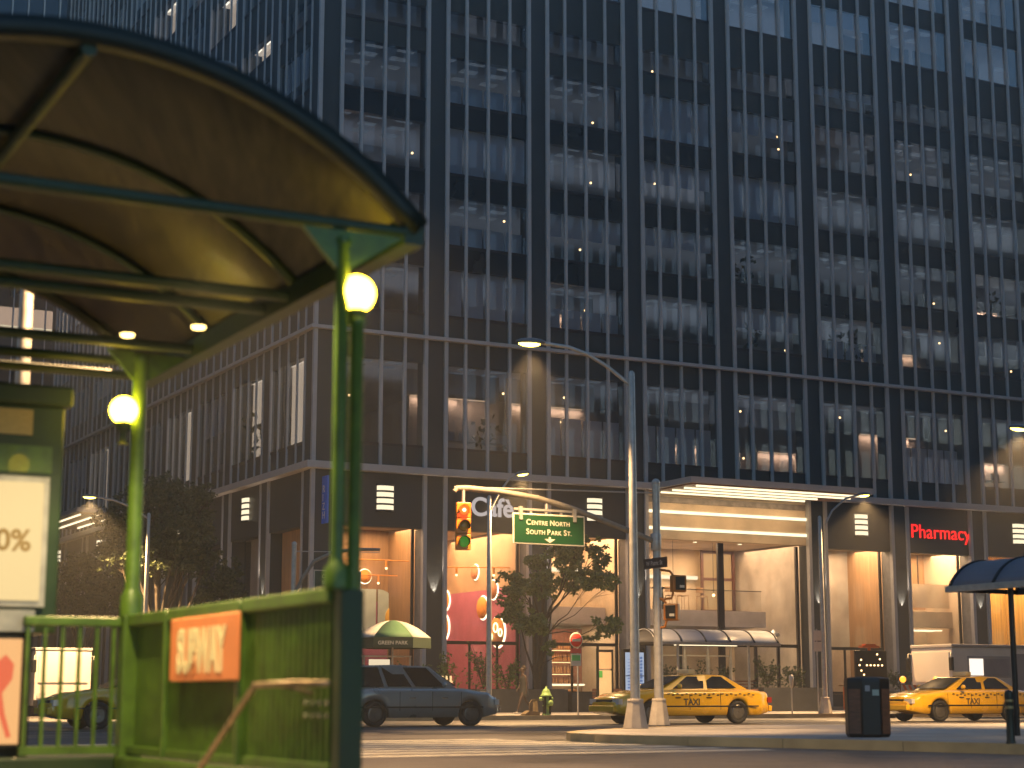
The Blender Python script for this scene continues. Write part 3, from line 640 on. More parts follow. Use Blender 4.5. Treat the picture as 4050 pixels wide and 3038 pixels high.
across(fR, 3, 150, -70, -41, 51, 'a', 'dark office block on the near side of the main street, mirrored in the tower glass', 1)
across(fR, -95, -38, -80, -42, 42, 'a', 'dark office block behind the subway corner, mirrored in the tower glass', 2)
across(fR, -60, -29, -6, 85, 40, 'b', 'dark office block facing the tower across the side street', 3)
# a second office block closing the side street
blk = thing('office_block', at(60, 1400, 138), 'teal glass office block closing the far end of the side street', 'building')
FB = lambda s, y, z: Vector((-52, 118.5, 0)) + D2 * s + L2 * y + UP * z
MB().box(FB, -40, 22, .3, 20, 0, 70).build('wall', mat('teal_panel', (.035, .055, .065), .4), blk)
for k in range(14):
    z = 6.5 + k * 4.1
    lit = k == 5
    B(FB, -40, 22, .1, .2, z, z + 2.1).build('window_band', glass('block_glass', (.5, .6, .65), .02, .35) if not lit else glass('lit_glass', (.9, .9, .9), 0, .5), blk)
    B(FB, -40, 22, .0, .15, z + 2.1, z + 4.1).build('spandrel', M_SPD if k % 2 else M_SPM, blk)
for k in range(52): B(FB, -40 + k * 1.19, -40 + k * 1.19 + .08, -.08, .25, 0, 70).build('mullion', M_MULL, blk)
B(FB, -40, 22, .22, .28, 27.0, 29.1).build('lit_room', emis('lit_room', (1, .7, .5), .25), blk)
B(FB, -40, 22, .2, .215, 27.55, 27.72).build('cove_light', E_SCONCE, blk)

# ------------------------------------------------------------------ subway entrance in front
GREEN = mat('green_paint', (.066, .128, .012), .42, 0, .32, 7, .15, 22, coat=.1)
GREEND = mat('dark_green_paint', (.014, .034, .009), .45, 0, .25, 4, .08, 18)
ROOFM = mat('roof_sheet', (.034, .028, .02), .5, 0, .75, 1.0, .35, 1.2, stretch=(9, .35, 9), rot=-TH)  # strong colour streaks stand in for light catching the corrugation
M_ARCH = mat('edge_green', (.004, .009, .005), .5, 0, .2)
RUST = mat('worn_handrail', (.3, .2, .12), .35, .6, .4, 18, .3, 30)
E_GLOBE = emis('globe_glow', (1, .66, .038), 16)
can = thing('subway_canopy', SO, 'green vaulted subway entrance canopy with brown roof lining', 'canopy')
RA, RZ, RR = -1.75, 1.74, 3.09
HA = math.asin(2.23 / RR)
def vault(b0, b1, r0, r1, n=28, a0=-HA, a1=HA):
    g = MB(); vs = []; fs = []
    for i in range(n + 1):
        t = a0 + (a1 - a0) * i / n
        for b in (b0, b1):
            for r in (r0, r1): vs.append(fS(RA + r * math.sin(t), b, RZ + r * math.cos(t)))
    for i in range(n):
        o = i * 4; q = o + 4
        fs += [(o, q, q + 2, o + 2), (o + 1, o + 3, q + 3, q + 1), (o, o + 1, q + 1, q), (o + 2, q + 2, q + 3, o + 3)]
    e = n * 4
    return g.add(vs, fs + [(0, 2, 3, 1), (e, e + 1, e + 3, e + 2)], True)
vault(.05, 6.05, RR, RR + .03).build('roof', ROOFM, can)
for b in (0, 2.03, 4.08, 6.05):
    w = .06 if b in (0, 6.05) else .035
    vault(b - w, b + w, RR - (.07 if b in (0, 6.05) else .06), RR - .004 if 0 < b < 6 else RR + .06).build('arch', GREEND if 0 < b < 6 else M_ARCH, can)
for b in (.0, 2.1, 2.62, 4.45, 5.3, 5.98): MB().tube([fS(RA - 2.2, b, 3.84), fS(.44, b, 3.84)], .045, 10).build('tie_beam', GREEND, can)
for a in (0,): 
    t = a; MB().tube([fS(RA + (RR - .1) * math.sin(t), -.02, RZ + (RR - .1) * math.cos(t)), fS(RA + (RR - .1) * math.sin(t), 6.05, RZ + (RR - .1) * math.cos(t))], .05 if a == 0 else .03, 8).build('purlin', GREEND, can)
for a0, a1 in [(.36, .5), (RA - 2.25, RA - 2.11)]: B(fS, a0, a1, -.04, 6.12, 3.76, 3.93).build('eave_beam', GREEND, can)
for a, b in [(-.06, 0), (-.02, 4.68), (-3.5, 0), (-3.5, 4.68)]:
    if b == 0 and a > -1: prof = [(.085, 0), (.085, .12), (.05, .16), (.043, .2), (.043, 2.2), (.06, 2.22), (.043, 2.26)]
    else: prof = [(.1, 0), (.1, .18), (.075, .22), (.066, .26), (.062, 2.2), (.08, 2.24), (.062, 2.3)]
    M = Matrix.Translation(fS(a, b, 1.5)); MB().lathe(prof, M, 18).build('column', GREEN, can)
    MB().prism([fS(a - .3, b - .02, 3.82), fS(min(a + .42, .46), b - .02, 3.8), fS(a + .05, b - .02, 3.55), fS(a - .05, b - .02, 3.55)], L2 * .04).build('bracket', GREEN, can)
for a, b in ((-.04, .14), (.04, 3.26), (-.38, 3.84)):
    MB().lathe([(.06, 0), (.05, -.02), (.001, -.03)], Matrix.Translation(fS(a, b, 3.79)), 14).build('ceiling_lamp', emis('canopy_lamp_glow', (1, .66, .2), 4), can)
for b in (.5, 3.2): lamp('entrance_lamp', 'SPOT', fS(-.75, b, 3.72), 300, (1, .76, .36), can, fS(-.5, b, 0), .1, .6, 130)
def globe(b, a, label, zc):
    c = fS(a, b, zc); t = thing('globe_lamp', c - UP * .3, label, 'globe lamp', 'subway globe lamps')
    MB().lathe([(.122 * math.sin(math.pi * i / 14) + 1e-5, -.122 * math.cos(math.pi * i / 14)) for i in range(2, 15)], Matrix.Translation(c), 24).build('globe', E_GLOBE, t)
    MB().lathe([(.055, -.3), (.03, -.27), (.03, -.2), (.05, -.17), (.07, -.12), (.06, -.105)], Matrix.Translation(c), 16).build('holder', GREEND, t)
    return c
g1 = globe(.02, .05, 'large white globe lamp on the near green column', 3.40); g2 = globe(4.62, -.17, 'smaller looking white globe lamp at the far green column', 3.28)
rail = thing('subway_railing', fS(0, 0, .15), 'green slatted subway railing with plinth and top rail', 'railing')
MB().lathe([(.045, 0), (.045, 1.68), (.06, 1.70), (.045, 1.74)], Matrix.Translation(fS(.05, .0, 1.5)), 16).build('lamp_post', GREEN, rail)
B(fS, -.045, .11, -.05, .09, .15, 1.5).build('end_post', GREEND, rail, bevel=.01)  # darker green puts the post's unlit side into its colour
for b0, b1 in [(.12, 1.74), (1.8, 3.5), (3.56, 4.6)]:
    B(fS, -.07, .05, b0, b1, 1.42, 1.52).build('top_rail', GREEN, rail, bevel=.015); B(fS, -.05, .04, b0, b1, .36, .43).build('bottom_rail', GREEN, rail, bevel=.01)
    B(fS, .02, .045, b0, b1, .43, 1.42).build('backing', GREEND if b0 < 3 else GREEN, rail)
    if b0 < 3:
        g = MB(); n = int((b1 - b0) / .1)
        for i in range(n): g.box(fS, -.03, .015, b0 + .06 + i * .1, b0 + .1 + i * .1, .43, 1.42)
        g.build('slat_panel', GREEN, rail)
for b in (1.77, 3.53): B(fS, -.08, .06, b - .035, b + .035, .36, 1.5).build('post', GREEN, rail, bevel=.01)
B(fS, -.1, .1, 4.6, 4.78, .15, 1.52).build('corner_post', GREEN, rail, bevel=.012)
B(fS, -.12, .08, -.14, 4.8, .15, .345).build('plinth', GREEN, rail, bevel=.02)
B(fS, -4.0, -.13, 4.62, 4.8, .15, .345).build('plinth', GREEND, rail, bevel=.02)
B(fS, -.92, -.1, 4.66, 4.75, 1.42, 1.50).build('top_rail', GREEN, rail, bevel=.015); B(fS, -.92, -.1, 4.67, 4.74, .36, .43).build('bottom_rail', GREEN, rail)
for k in range(6): B(fS, -.9 + k * .145, -.87 + k * .145, 4.68, 4.71, .43, 1.42).build('bar', GREEN, rail)
sg = thing('subway_sign', fS(-.1, 2.66, .95), 'orange SUBWAY sign with cream letters on the green railing', 'sign')
B(fS, -.11, -.085, 1.68, 3.25, .95, 1.43).build('board', mat('orange_board', (.85, .27, .1), .45, 0, .08), sg, bevel=.012)
letters('lettering', 'SUBWAY', .33, Mf(fS(-.115, 3.05, 1.03), -L2, -D2) @ Matrix.Diagonal((.86, 1.32, 1, 1)), flat('cream_letters', (.85, .7, .42)), sg, ext=.004, bold=.014, space=.95)
hr = thing('stair_handrail', fS(-.3, .2, .15), 'worn metal handrail slanting down into the subway stairs', 'handrail')
MB().tube([fS(-.1, .0, .92), fS(-.3, .05, .92), fS(-.3, .77, .91), fS(-.3, 1.0, .79), fS(-.3, 2.7, -.1)], .022, 10).build('rail', RUST, hr)
for b, z in [(.3, .91), (1.9, .3)]: MB().tube([fS(-.3, b, z), fS(-.09, b, z - .05)], .014, 8).build('bracket', RUST, hr)
for i in range(8):
    MB().ball(fS(-.045, .16 + (i % 4) * .12, .8 - (i // 4) * .08), .016, 8, 6).build('stud', mat('chrome', (.7, .65, .6), .15, 1.), hr)
# advertising kiosk at the left
FK = lambda s, y, z: Vector((-3.87, 15.0, 0)) + D2 * s + L2 * y + UP * z
ks = thing('advertising_kiosk', FK(-.8, .25, .15), 'dark green advertising kiosk with two glowing posters', 'kiosk')
B(FK, -1.7, .0, .0, .55, 1.36, 3.3).build('cabinet', GREEND, ks, bevel=.02); B(FK, -1.76, .06, -.06, .6, 3.3, 3.48).build('cap', GREEND, ks, bevel=.03)
B(FK, -1.6, -.18, .06, .5, .15, 1.355).build('base', M_BLACK, ks)
B(FK, -1.5, -.28, -.02, .0, 3.04, 3.26).build('vent', mat('brass_vent', (.36, .25, .1), .4, .4, .2, 20, stretch=(1, 1, 12)), ks)
B(FK, -1.5, -.1, -.015, .0, 2.72, 2.95).build('band', GREEN, ks)
B(FK, -1.6, -.12, -.05, .0, 1.58, 2.68).build('poster_frame', M_STEEL, ks)
B(FK, -1.55, -.17, -.065, -.052, 1.63, 2.63).build('poster', emis('poster_glow', (.95, .68, .3), .43), ks)
letters('poster_text', '50%', .25, Mf(FK(-.68, -.068, 2.05), D2, -L2), flat('poster_ink', (.2, .13, .05)), ks, ext=.002, bold=.006)
B(FK, -1.6, -.21, -.12, .05, 1.37, 1.55).build('shelf', M_STEEL, ks)
B(FK, -1.6, -.27, -.1, .05, .42, 1.34).build('lower_frame', M_BLACK, ks)
B(FK, -1.55, -.3, -.115, -.102, .45, 1.31).build('lower_poster', emis('poster_orange', (1, .5, .18), .42), ks)
fg = MB(); q = lambda s, z: FK(s - .5, -.118, z)
fg.prism([q(0, 1.12), q(.07, 1.18), q(.14, 1.1), q(.13, .98), q(.05, .86), q(-.06, .9)], -L2 * .003)
fg.prism([q(.05, .88), q(-.02, .84), q(.06, .62), q(.1, .5), q(.14, .51), q(.08, .7)], -L2 * .003); fg.prism([q(-.02, .88), q(-.09, .86), q(-.14, .7), q(-.12, .52), q(-.08, .52), q(-.08, .7)], -L2 * .003)
fg.build('runner_print', emis('poster_red', (1, .14, .05), .36), ks)

# ------------------------------------------------------------------ street lights and signals
def footing(g, p, w, h, t):
    for (w0, w1, z0, z1) in [(w, w * .62, 0, h * .92), (w * .68, w * .62, h * .9, h)]:
        c = []
        for ww, z in ((w0, z0), (w1, z1)):
            for k in range(8):
                a = math.pi / 8 + k * math.pi / 4; c.append(p + Vector((ww * .54 * math.cos(a), ww * .54 * math.sin(a), z)))
        g.add(c, [tuple(range(8)), tuple(range(8, 16))] + [(k, (k + 1) % 8, 8 + (k + 1) % 8, 8 + k) for k in range(8)])
    return g
E_LAMP = emis('street_lamp_glow', (1, .76, .1), 7)
def street_lamp(base, top, path, label, power, foot=True, head=.34, ang=120):
    base = Vector(base); t = thing('street_lamp', base, label, 'street light', 'street lights')
    if foot: footing(MB(), base, .52, .62, t).build('footing', M_CONC, t, bevel=.015)
    MB().tube([base + UP * .6, base + UP * (top * .6), Vector((base.x, base.y, top - .02)), Vector((base.x, base.y, top + .03))], [.105, .085, .07, .03], 14).build('pole', M_STEEL, t)
    MB().tube(path, .04, 10).build('arm', M_STEEL, t)
    e = Vector(path[-1]); dr = (e - Vector(path[-2])); dr.z *= .3; dr.normalize(); c = e + dr * head * .6
    M = Mf(c, dr, UP); h = MB(); h.ball((0, 0, 0), 1, 16, 8); h.v = [M @ Vector((v.x * head, v.y * .15, max(v.z, -.3) * .1)) for v in h.v]
    h.build('lamp_head', mat('lamp_housing', (.16, .15, .15), .4, .3), t)
    h = MB(); h.ball((0, 0, 0), 1, 14, 8); h.v = [M @ Vector((v.x * head * .72 + head * .1, v.y * .11, -.03 + min(v.z, 0) * .07)) for v in h.v]
    h.build('lens', E_LAMP, t)
    if power: lamp('lamp_light', 'SPOT', c - UP * .16, power * 1.35, (1, .6, .25), t, c - UP * 5, .12, .45, ang)
    return t
street_lamp((2.61, 37.69, .15), 7.8, [(2.6, 37.7, 7.5), (2.1, 37.7, 7.92), (1.66, 37.7, 8.2), (1.25, 37.7, 8.36), (.62, 37.7, 8.46)], 'tall foreground street light on a pale concrete footing at the island', 3600, ang=92)
street_lamp(fR(1.83, -12.3, .15), 7.75, [(-.8, 61.5, 7.2), (-.45, 61.7, 7.9), (-.1, 61.9, 8.4), (.2, 62.05, 8.6)], 'street light standing in front of the Cafe lettering', 4600, head=.3)
street_lamp(fR(16.37, -12.3, .15), 7.72, [(12.25, 68.5, 7.4), (12.6, 68.7, 8.0), (13.2, 69.0, 8.5), (13.8, 69.3, 8.68)], 'street light beside the lobby and the bus stop sign', 5000)
street_lamp((-14.54, 70, .15), 8.0, [(-14.5, 70, 7.75), (-15.2, 70, 8.25), (-16, 70, 8.55), (-16.7, 70, 8.68)], 'street light on the side street, left of the big tree', 8000, foot=False, head=.36)
hp = at(2190, 926, 49)
street_lamp((hp.x + 2.3, 49.4, .15), 7.8, [(hp.x + 2.3, 49.4, 7.4), (hp.x + 1.4, 49.2, 8.0), (hp.x + .35, 49, hp.z)], 'street light whose head shows at the right edge above the Pharmacy', 4600)
hp = at(440, 152, 20)
street_lamp((hp.x - 2.1, 20.4, .15), 7.6, [(hp.x - 2.1, 20.4, 7.3), (hp.x - 1.2, 20.2, hp.z - .1), (hp.x, 20, hp.z)], 'street light peeping over the top of the green canopy', 4200, foot=False, head=.26)
def mast(base, top, arm, rodz, label, foot):
    base = Vector(base); t = thing('signal_mast', base, label, 'signal mast', 'signal masts')
    if foot: footing(MB(), base, .5, .62, t).build('footing', M_CONC, t, bevel=.015)
    MB().tube([base + UP * (.6 if foot else 0), base + UP * (top * .5), Vector((base.x, base.y, top))], [.11, .1, .085], 14).build('pole', M_STEEL, t)
    MB().ball((base.x, base.y, top), .1, 12, 8).build('cap', M_STEEL, t)
    MB().tube(arm, [.068] * (len(arm) - 2) + [.06, .055], 12).build('arm', mat('dull_steel', (.2, .18, .15), .6, .1, .2, 6), t)
    MB().lathe([(.115, -.2), (.125, -.18), (.125, .18), (.115, .2)], Matrix.Translation(Vector(arm[0])), 14).build('clamp', M_STEEL, t)
    e = Vector(arm[-1])
    MB().tube([Vector((base.x, base.y, top - .25)), e + UP * rodz], .018, 6).build('tie_rod', M_STEEL, t)
    return t
armp = [(3.42, 41.68, 4.43), (2.9, 41.45, 4.62), (2.0, 41.0, 4.93), (1.3, 40.62, 5.15), (.58, 40.24, 5.32), (-.3, 39.78, 5.42), (-1.0, 39.4, 5.45), (-1.24, 39.27, 5.44), (-1.3, 39.24, 5.36)]
mast((3.44, 41.69, .15), 5.85, armp, .1, 'signal mast with a curved arm reaching left over the road', True)
mast((-7.7, 62, .15), 6.1, [(-7.7, 62, 4.2), (-7.4, 62.05, 4.9), (-7.0, 62.1, 5.5), (-6.3, 62.2, 5.85), (-5.4, 62.4, 5.95), (-4.7, 62.5, 5.95)], -.1, 'second signal mast half hidden behind the near green column', False)
# hanging traffic light (faces down the side street)
FX = Vector((.975, .222, 0)); FY = Vector((-.222, .975, 0))
FT = lambda s, y, z: Vector((-1.1, 39.33, 0)) + FX * s + FY * y + UP * z
YELM = mat('signal_yellow', (.5, .15, .006), .4, 0, .1)
def traffic_light(FT, z1, label):
    t = thing('traffic_light', FT(0, 0, z1 - 1.07), label, 'traffic light', 'hanging traffic lights')
    MB().tube([FT(0, 0, z1), FT(0, 0, z1 + .33)], .04, 10).build('hanger', M_STEEL, t)
    for k, (nm, m) in enumerate([('red_lens', emis('red_signal', (1, .045, .004), 1.8)), ('amber_lens', flat('amber_lens', (.35, .2, .02), .2)), ('green_lens', emis('green_signal', (.06, .5, .02), .15))]):
        zz = z1 - .18 - k * .357
        B(FT, -.165, .165, -.08, .1, zz - .175, zz + .175).build('housing', YELM, t, bevel=.012)
        M = Mf(FT(0, -.1, zz), FX, -FY)
        MB().lathe([(.0001, .03), (.07, .025), (.12, .0), (.12, -.015)], M, 20).build(nm, m, t)
        if k == 0: MB().ball(FT(0, -.135, zz), .04, 10, 8).build('bulb', emis('signal_bulb', (1, .55, .25), 3), t)
        g = MB(); vs = []; n = 20
        for i in range(n + 1):
            a = -math.pi * .18 + (math.pi * 1.36) * i / n
            for r, z in ((.125, -.03), (.13, .15)): vs.append(M @ Vector((r * math.cos(a), r * math.sin(a), z)))
        g.add(vs, [(2 * i, 2 * i + 1, 2 * i + 3, 2 * i + 2) for i in range(n)]).build('visor', YELM if k == 0 else M_BLACK, t).modifiers.new('solid', 'SOLIDIFY').thickness = .006
    return t
traffic_light(FT, 5.12, 'yellow traffic light showing red, hanging from the curved arm')
lamp('signal_red', 'POINT', FT(0, -.2, 4.94), 5, (1, .2, .03), None, None, .06)
# overhead green sign, street blade, crossing signals
gs = thing('overhead_sign', Vector((.9, 40.3, 4.27)), 'green overhead street sign hanging from the signal arm', 'sign')
FG = lambda s, y, z: Vector((.02, 39.85, 0)) + D2 * s + L2 * y + UP * z
GW = flat('sign_white', (.5, .47, .4), .5, .05)
B(FG, 0, 1.9, 0, .03, 4.24, 4.95).build('border', GW, gs, bevel=.02); B(FG, .035, 1.865, -.006, .0, 4.275, 4.915).build('panel', flat('sign_green', (.004, .042, .012), .45, .05), gs)
def smallcaps(words, size, s0, z, par):
    s = s0
    for w in words.split(' '):
        for i, (txt, sz) in enumerate([(w[0], size), (w[1:], size * .78)]):
            if not txt: continue
            o = letters('lettering', txt, sz, Mf(FG(s, -.009, z), D2, -L2), GW, par, ext=.002, bold=.0015, space=1.08)
            xs = [v.co for v in o.data.vertices]; p0 = FG(0, 0, 0); mx = max((Vector(v) + par.location - p0).dot(D2) for v in xs); s = mx + size * .1
        s += size * .22
smallcaps('CENTRE NORTH', .175, .34, 4.69, gs); smallcaps('SOUTH PARK ST.', .175, .34, 4.475, gs)
MB().prism([FG(.93, -.008, 4.42), FG(.99, -.008, 4.42), FG(.99, -.008, 4.375), FG(1.1, -.008, 4.375), FG(.96, -.008, 4.29), FG(.82, -.008, 4.375), FG(.93, -.008, 4.375)], -L2 * .003).build('arrow', GW, gs)
B(FG, .05, 1.75, .04, .09, 5.02, 5.07).build('hanger_bar', M_STEEL, gs)
for s in (.2, 1.62): B(FG, s - .04, s + .04, -.03, .038, 4.8, 5.1).build('strap', M_STEEL, gs)
for s in (.5, .9, 1.3): B(FG, s - .03, s + .03, .05, .08, 4.951, 5.02).build('strap', M_STEEL, gs)
MB().tube([FG(.92, .07, 5.07), FG(.92, .1, 5.3)], .04, 8).build('hanger', M_STEEL, gs)
st = thing('street_name_sign', Vector((3.4, 41.6, 3.8)), 'dark street name blade on the signal mast', 'sign')
FN = lambda s, y, z: Vector((3.16, 41.96, 0)) - L2 * s + D2 * y + UP * z
B(FN, 0, .98, -.02, .02, 3.8, 4.04).build('blade', flat('blade_brown', (.03, .018, .02), .5), st)
letters('lettering', 'W Patric St', .15, Mf(FN(.12, -.024, 3.87), -L2, -D2), flat('blade_white', (.45, .42, .4)), st, ext=.002, bold=.001)
def ped(c, face, label, up):
    t = thing('crossing_signal', c, label, 'crossing signal', 'crossing signals on the mast')
    x = UP.cross(face).normalized(); F = lambda a, b, z: Vector(c) + x * a + face * b + UP * z
    AMB = mat('signal_amber', (.34, .12, .012), .45, 0, .15)
    B(F, -.18, .18, -.1, .1, -.2, .2).build('housing', AMB, t, bevel=.03); B(F, -.12, .12, .102, .125, -.15, .16).build('face', M_BLACK, t, bevel=.01); B(F, -.02, .1, .126, .13, -.1, -.04).build('label', GW, t)
    pts = [Vector((3.45, 41.65, c[2] + .34)), Vector((c[0] - .2, c[1], c[2] + .3)), Vector((c[0] - .12, c[1], c[2] + .2))]
    MB().tube(pts, .03, 8).build('bracket', AMB, t)
    MB().tube([Vector((c[0] - .12, c[1], c[2] - .2)), Vector((c[0] - .16, c[1], c[2] - .34)), Vector((3.45, 41.65, c[2] - .38))], .03, 8).build('bracket', AMB, t)
ped((3.93, 41.62, 3.44), Vector((.35, -.94, 0)), 'upper amber crossing signal on the mast', 1); ped((3.76, 41.58, 2.77), Vector((-.35, -.94, 0)), 'lower amber crossing signal on the mast', 0)
gs2 = thing('overhead_sign', Vector((-6.7, 62.1, 4.4)), 'dark green sign on the second mast behind the near green column', 'sign')
FG2 = lambda s, y, z: Vector((-6.98, 61.95, 0)) + D2 * s + L2 * y + UP * z
B(FG2, 0, 1.8, 0, .03, 4.42, 5.2).build('border', GW, gs2); B(FG2, .04, 1.76, -.006, 0, 4.46, 5.16).build('panel', flat('sign_green_dark', (.008, .05, .025), .5), gs2)
letters('lettering', 'CENTRE', .17, Mf(FG2(.3, -.009, 4.92), D2, -L2), GW, gs2, ext=.002); letters('lettering', 'SOUTH', .17, Mf(FG2(.3, -.009, 4.7), D2, -L2), GW, gs2, ext=.002)
MB().tube([FG2(.9, .03, 5.2), FG2(.9, .2, 5.9)], .04, 8).build('hanger', M_STEEL, gs2)

# ------------------------------------------------------------------ vehicles
CARGL = mat('car_glass', (.012, .014, .016), .06, 0, .1, 1, spec=.8); CHROME = mat('car_chrome', (.55, .5, .45), .18, 1.)
def interp(T, x):
    for (a, b) in zip(T, T[1:]):
        if x <= b[0]:
            k = (x - a[0]) / (b[0] - a[0]); k = k * k * (3 - 2 * k) if len(a) == 2 else k
            return a[1] + (b[1] - a[1]) * k
    return T[-1][1]
def car(name, label, cat, body, deck, roof, L0, L1, Wd, wheels, taxi, group=None):
    t = thing(name, (0, 0, 0), label, cat, group); F = lambda x, y, z: Vector((x, y, z))
    WH = [(L0 + .0, .62), (L0 + .12, .8), (L0 + .5, .93), (L0 + 1.2, 1.0), (L1 - 1.2, 1.0), (L1 - .45, .94), (L1 - .1, .84), (L1, .7)]
    ZL = lambda x: min(.24 + .1 * max(0, (abs(x - (L0 + L1) / 2) - (L1 - L0) / 2 + .5) / .5), .34)
    R = .36; N = 100; rings = []
    for i in range(N + 1):
        x = L0 + (L1 - L0) * i / N; w = Wd * interp(WH, x); zd = interp(deck, x); zl = ZL(x)
        for wx in wheels:
            dd = abs(x - wx)
            if dd < R + .03: zl = max(zl, .33 + math.sqrt((R + .03) ** 2 - dd * dd))
        zl = min(zl, zd - .2); zm = zl + (zd - zl) * .45
        half = [(0, zl), (w * .9, zl), (w * .985, zl + .03), (w, zm), (w * .985, zd - .12), (w * .95, zd - .04), (w * .86, zd), (0, zd + .025)]
        rings.append([Vector((x, y, z)) for y, z in half] + [Vector((x, -y, z)) for y, z in half[-2:0:-1]])
    g = MB(); n = len(rings[0]); vs = [p for r in rings for p in r]
    fs = [(i * n + k, i * n + (k + 1) % n, (i + 1) * n + (k + 1) % n, (i + 1) * n + k) for i in range(N) for k in range(n)]
    g.add(vs, fs, True); g.add(rings[0], [tuple(range(n))]); g.add(rings[-1], [tuple(range(n))]); g.build('body', body, t)
    # greenhouse
    xa, xb, xc, xd, zr = roof; wb, wr = Wd * .9, Wd * .72      # rear foot, rear roof, front roof, front foot
    zb0, zb1 = interp(deck, xa), interp(deck, xd)
    g = MB(); ring = []
    st = [(xa, zb0 - .03, wb * .9, 0), (xb, zr - .03, wr * .95, 1), ((xb + xc) / 2, zr, wr, 1), (xc, zr - .04, wr * .95, 1), (xd, zb1 - .03, wb * .9, 0)]
    top = [Vector((x, w, z)) for x, z, w, k in st]; topm = [Vector((x, -w, z)) for x, z, w, k in st]
    bot = [Vector((x, wb, interp(deck, x) - .05)) for x, *_ in st]; botm = [Vector((p.x, -p.y, p.z)) for p in bot]
    bot[0].y *= .95; bot[-1].y *= .95; botm[0].y *= .95; botm[-1].y *= .95
    vs = top + topm + bot + botm; f = []
    for i in range(4): f += [(i, i + 1, 5 + i + 1, 5 + i), (i, 10 + i, 10 + i + 1, i + 1), (5 + i, 5 + i + 1, 15 + i + 1, 15 + i)]
    g.add(vs, f).build('cabin', body, t, bevel=.03)
    def pane(a, b, c, d, nm='window', ins=.12, off=.008):
        ps = [Vector(a), Vector(b), Vector(c), Vector(d)]; m = sum(ps, Vector()) / 4; nn = (ps[1] - ps[0]).cross(ps[3] - ps[0]).normalized()
        if nn.dot(m - Vector((0, 0, .7))) < 0: nn = -nn
        ps = [m + (p - m) * (1 - ins) + nn * off for p in ps]; MB().quad(*ps).build(nm, CARGL, t)
    lerp = lambda a, b, k: a + (b - a) * k
    pane(top[3], topm[3], botm[4] + UP * .08, bot[4] + UP * .08, 'windscreen', .1); pane(top[1], topm[1], botm[0] + UP * .06, bot[0] + UP * .06, 'rear_window', .12)
    for sgn, T_, B_ in ((1, top, bot), (-1, topm, botm)):
        ks = [0, .34, .5, .66, 1]
        def pt(k, up):   # along the side, from front foot to rear foot
            xF = lerp(xd - .35, xc - .06, up); xR = lerp(xa + .35, xb + .05, up); x = lerp(xF, xR, k)
            z = lerp(interp(deck, x) + .02, zr - .06, up); y = lerp(wb * .985, wr * .985, up); return Vector((x, sgn * y, z))
        cuts = [(0.02, .47), (.51, .94)] if taxi else [(.02, .36), (.39, .66), (.69, .97)]
        for k0, k1 in cuts: pane(pt(k0, 0), pt(k1, 0), pt(k1, 1), pt(k0, 1), 'window', .05, .014)
        y = sgn * Wd
        for k0 in (L0 + (L1 - L0) * .36, L0 + (L1 - L0) * .56, L0 + (L1 - L0) * .74):      # shut lines
            MB().box(F, k0 - .006, k0 + .006, y * .995, y * 1.003, .42, interp(deck, k0) - .1).build('door_seam', M_BLACK, t)
        for k0 in (.42, .62): MB().box(F, L0 + (L1 - L0) * k0, L0 + (L1 - L0) * k0 + .17, y * .985, y * 1.02, .76, .79).build('door_handle', CHROME if not taxi else M_BLACK, t)
        mx = xd - .55; MB().ball((mx, sgn * (Wd + .1), interp(deck, mx) + .1), .1, 10, 8, (.6, 1, .8)).build('wing_mirror', body, t)
        B(F, L1 - .16, L1 - .03, sgn * Wd * .5, sgn * Wd * .86, .58, .73).build('headlight', mat('headlamp', (.7, .65, .6), .1, .2), t)
        B(F, L0 - .005, L0 + .14, sgn * Wd * .52, sgn * Wd * .84, .62, .78).build('tail_light', flat('tail_red', (.3, .02, .015), .2), t)
        B(F, L0 + .6, L1 - .6, sgn * (Wd * .99), sgn * (Wd * 1.006), .5, .54).build('side_trim', M_BLACK, t)
        for wx in wheels:
            M = Mf(Vector((wx, sgn * (Wd - .11), .34)), Vector((1, 0, 0)), Vector((0, sgn, 0)))
            w = MB().lathe([(.2, -.1), (.33, -.1), (.34, -.06), (.34, .07), (.33, .1), (.23, .1), (.22, .07)], M, 28).build('wheel', M_TYRE, t)
            MB().lathe([(.01, .07), (.08, .085), (.15, .07), (.22, .09), (.23, .05)], M, 24).build('rim', mat('wheel_cover', (.13, .125, .12), .35, .6), w)
    for x, dx in ((L1, .09), (L0, -.09)):
        MB().box(F, min(x - dx * .5, x + dx), max(x - dx * .5, x + dx), -Wd * .74, Wd * .74, .36, .54).build('bumper', body if taxi else CHROME, t, bevel=.03)
    B(F, L1 - .07, L1 - .015, -Wd * .45, Wd * .45, .58, .72).build('grille', M_BLACK, t); B(F, L0 - .1, L0 - .092, -.2, .2, .44, .55).build('number_plate', GW, t)
    if taxi:
        B(F, -.3, -.05, -.32, .32, zr + .002, zr + .15).build('roof_light', flat('roof_light_cream', (.6, .5, .3)), t, bevel=.03)
        for sgn in (1, -1):
            y = sgn * (Wd + .004); X = Vector((-sgn, 0, 0))
            o = Vector((.55 if sgn > 0 else -.75, y, .56)); letters('door_lettering', 'TAXI', .26, Mf(o, X, Vector((0, sgn, 0))), flat('taxi_ink', (.06, .05, .03)), t, ext=.002, bold=.008)
            ck = MB()
            for i in range(20): ck.box(F, -2.0 + i * .16, -1.92 + i * .16, y - .004 * sgn, y + .003 * sgn, .83 + (i % 2) * .035, .865 + (i % 2) * .035)
            ck.build('checker_stripe', M_BLACK, t)
    return t
TAXI = mat('taxi_yellow', (.76, .42, .008), .25, 0, .05, 2, spec=.5, coat=.7); SILV = mat('car_grey', (.3, .29, .27), .3, .4, .05, 2, coat=.7)
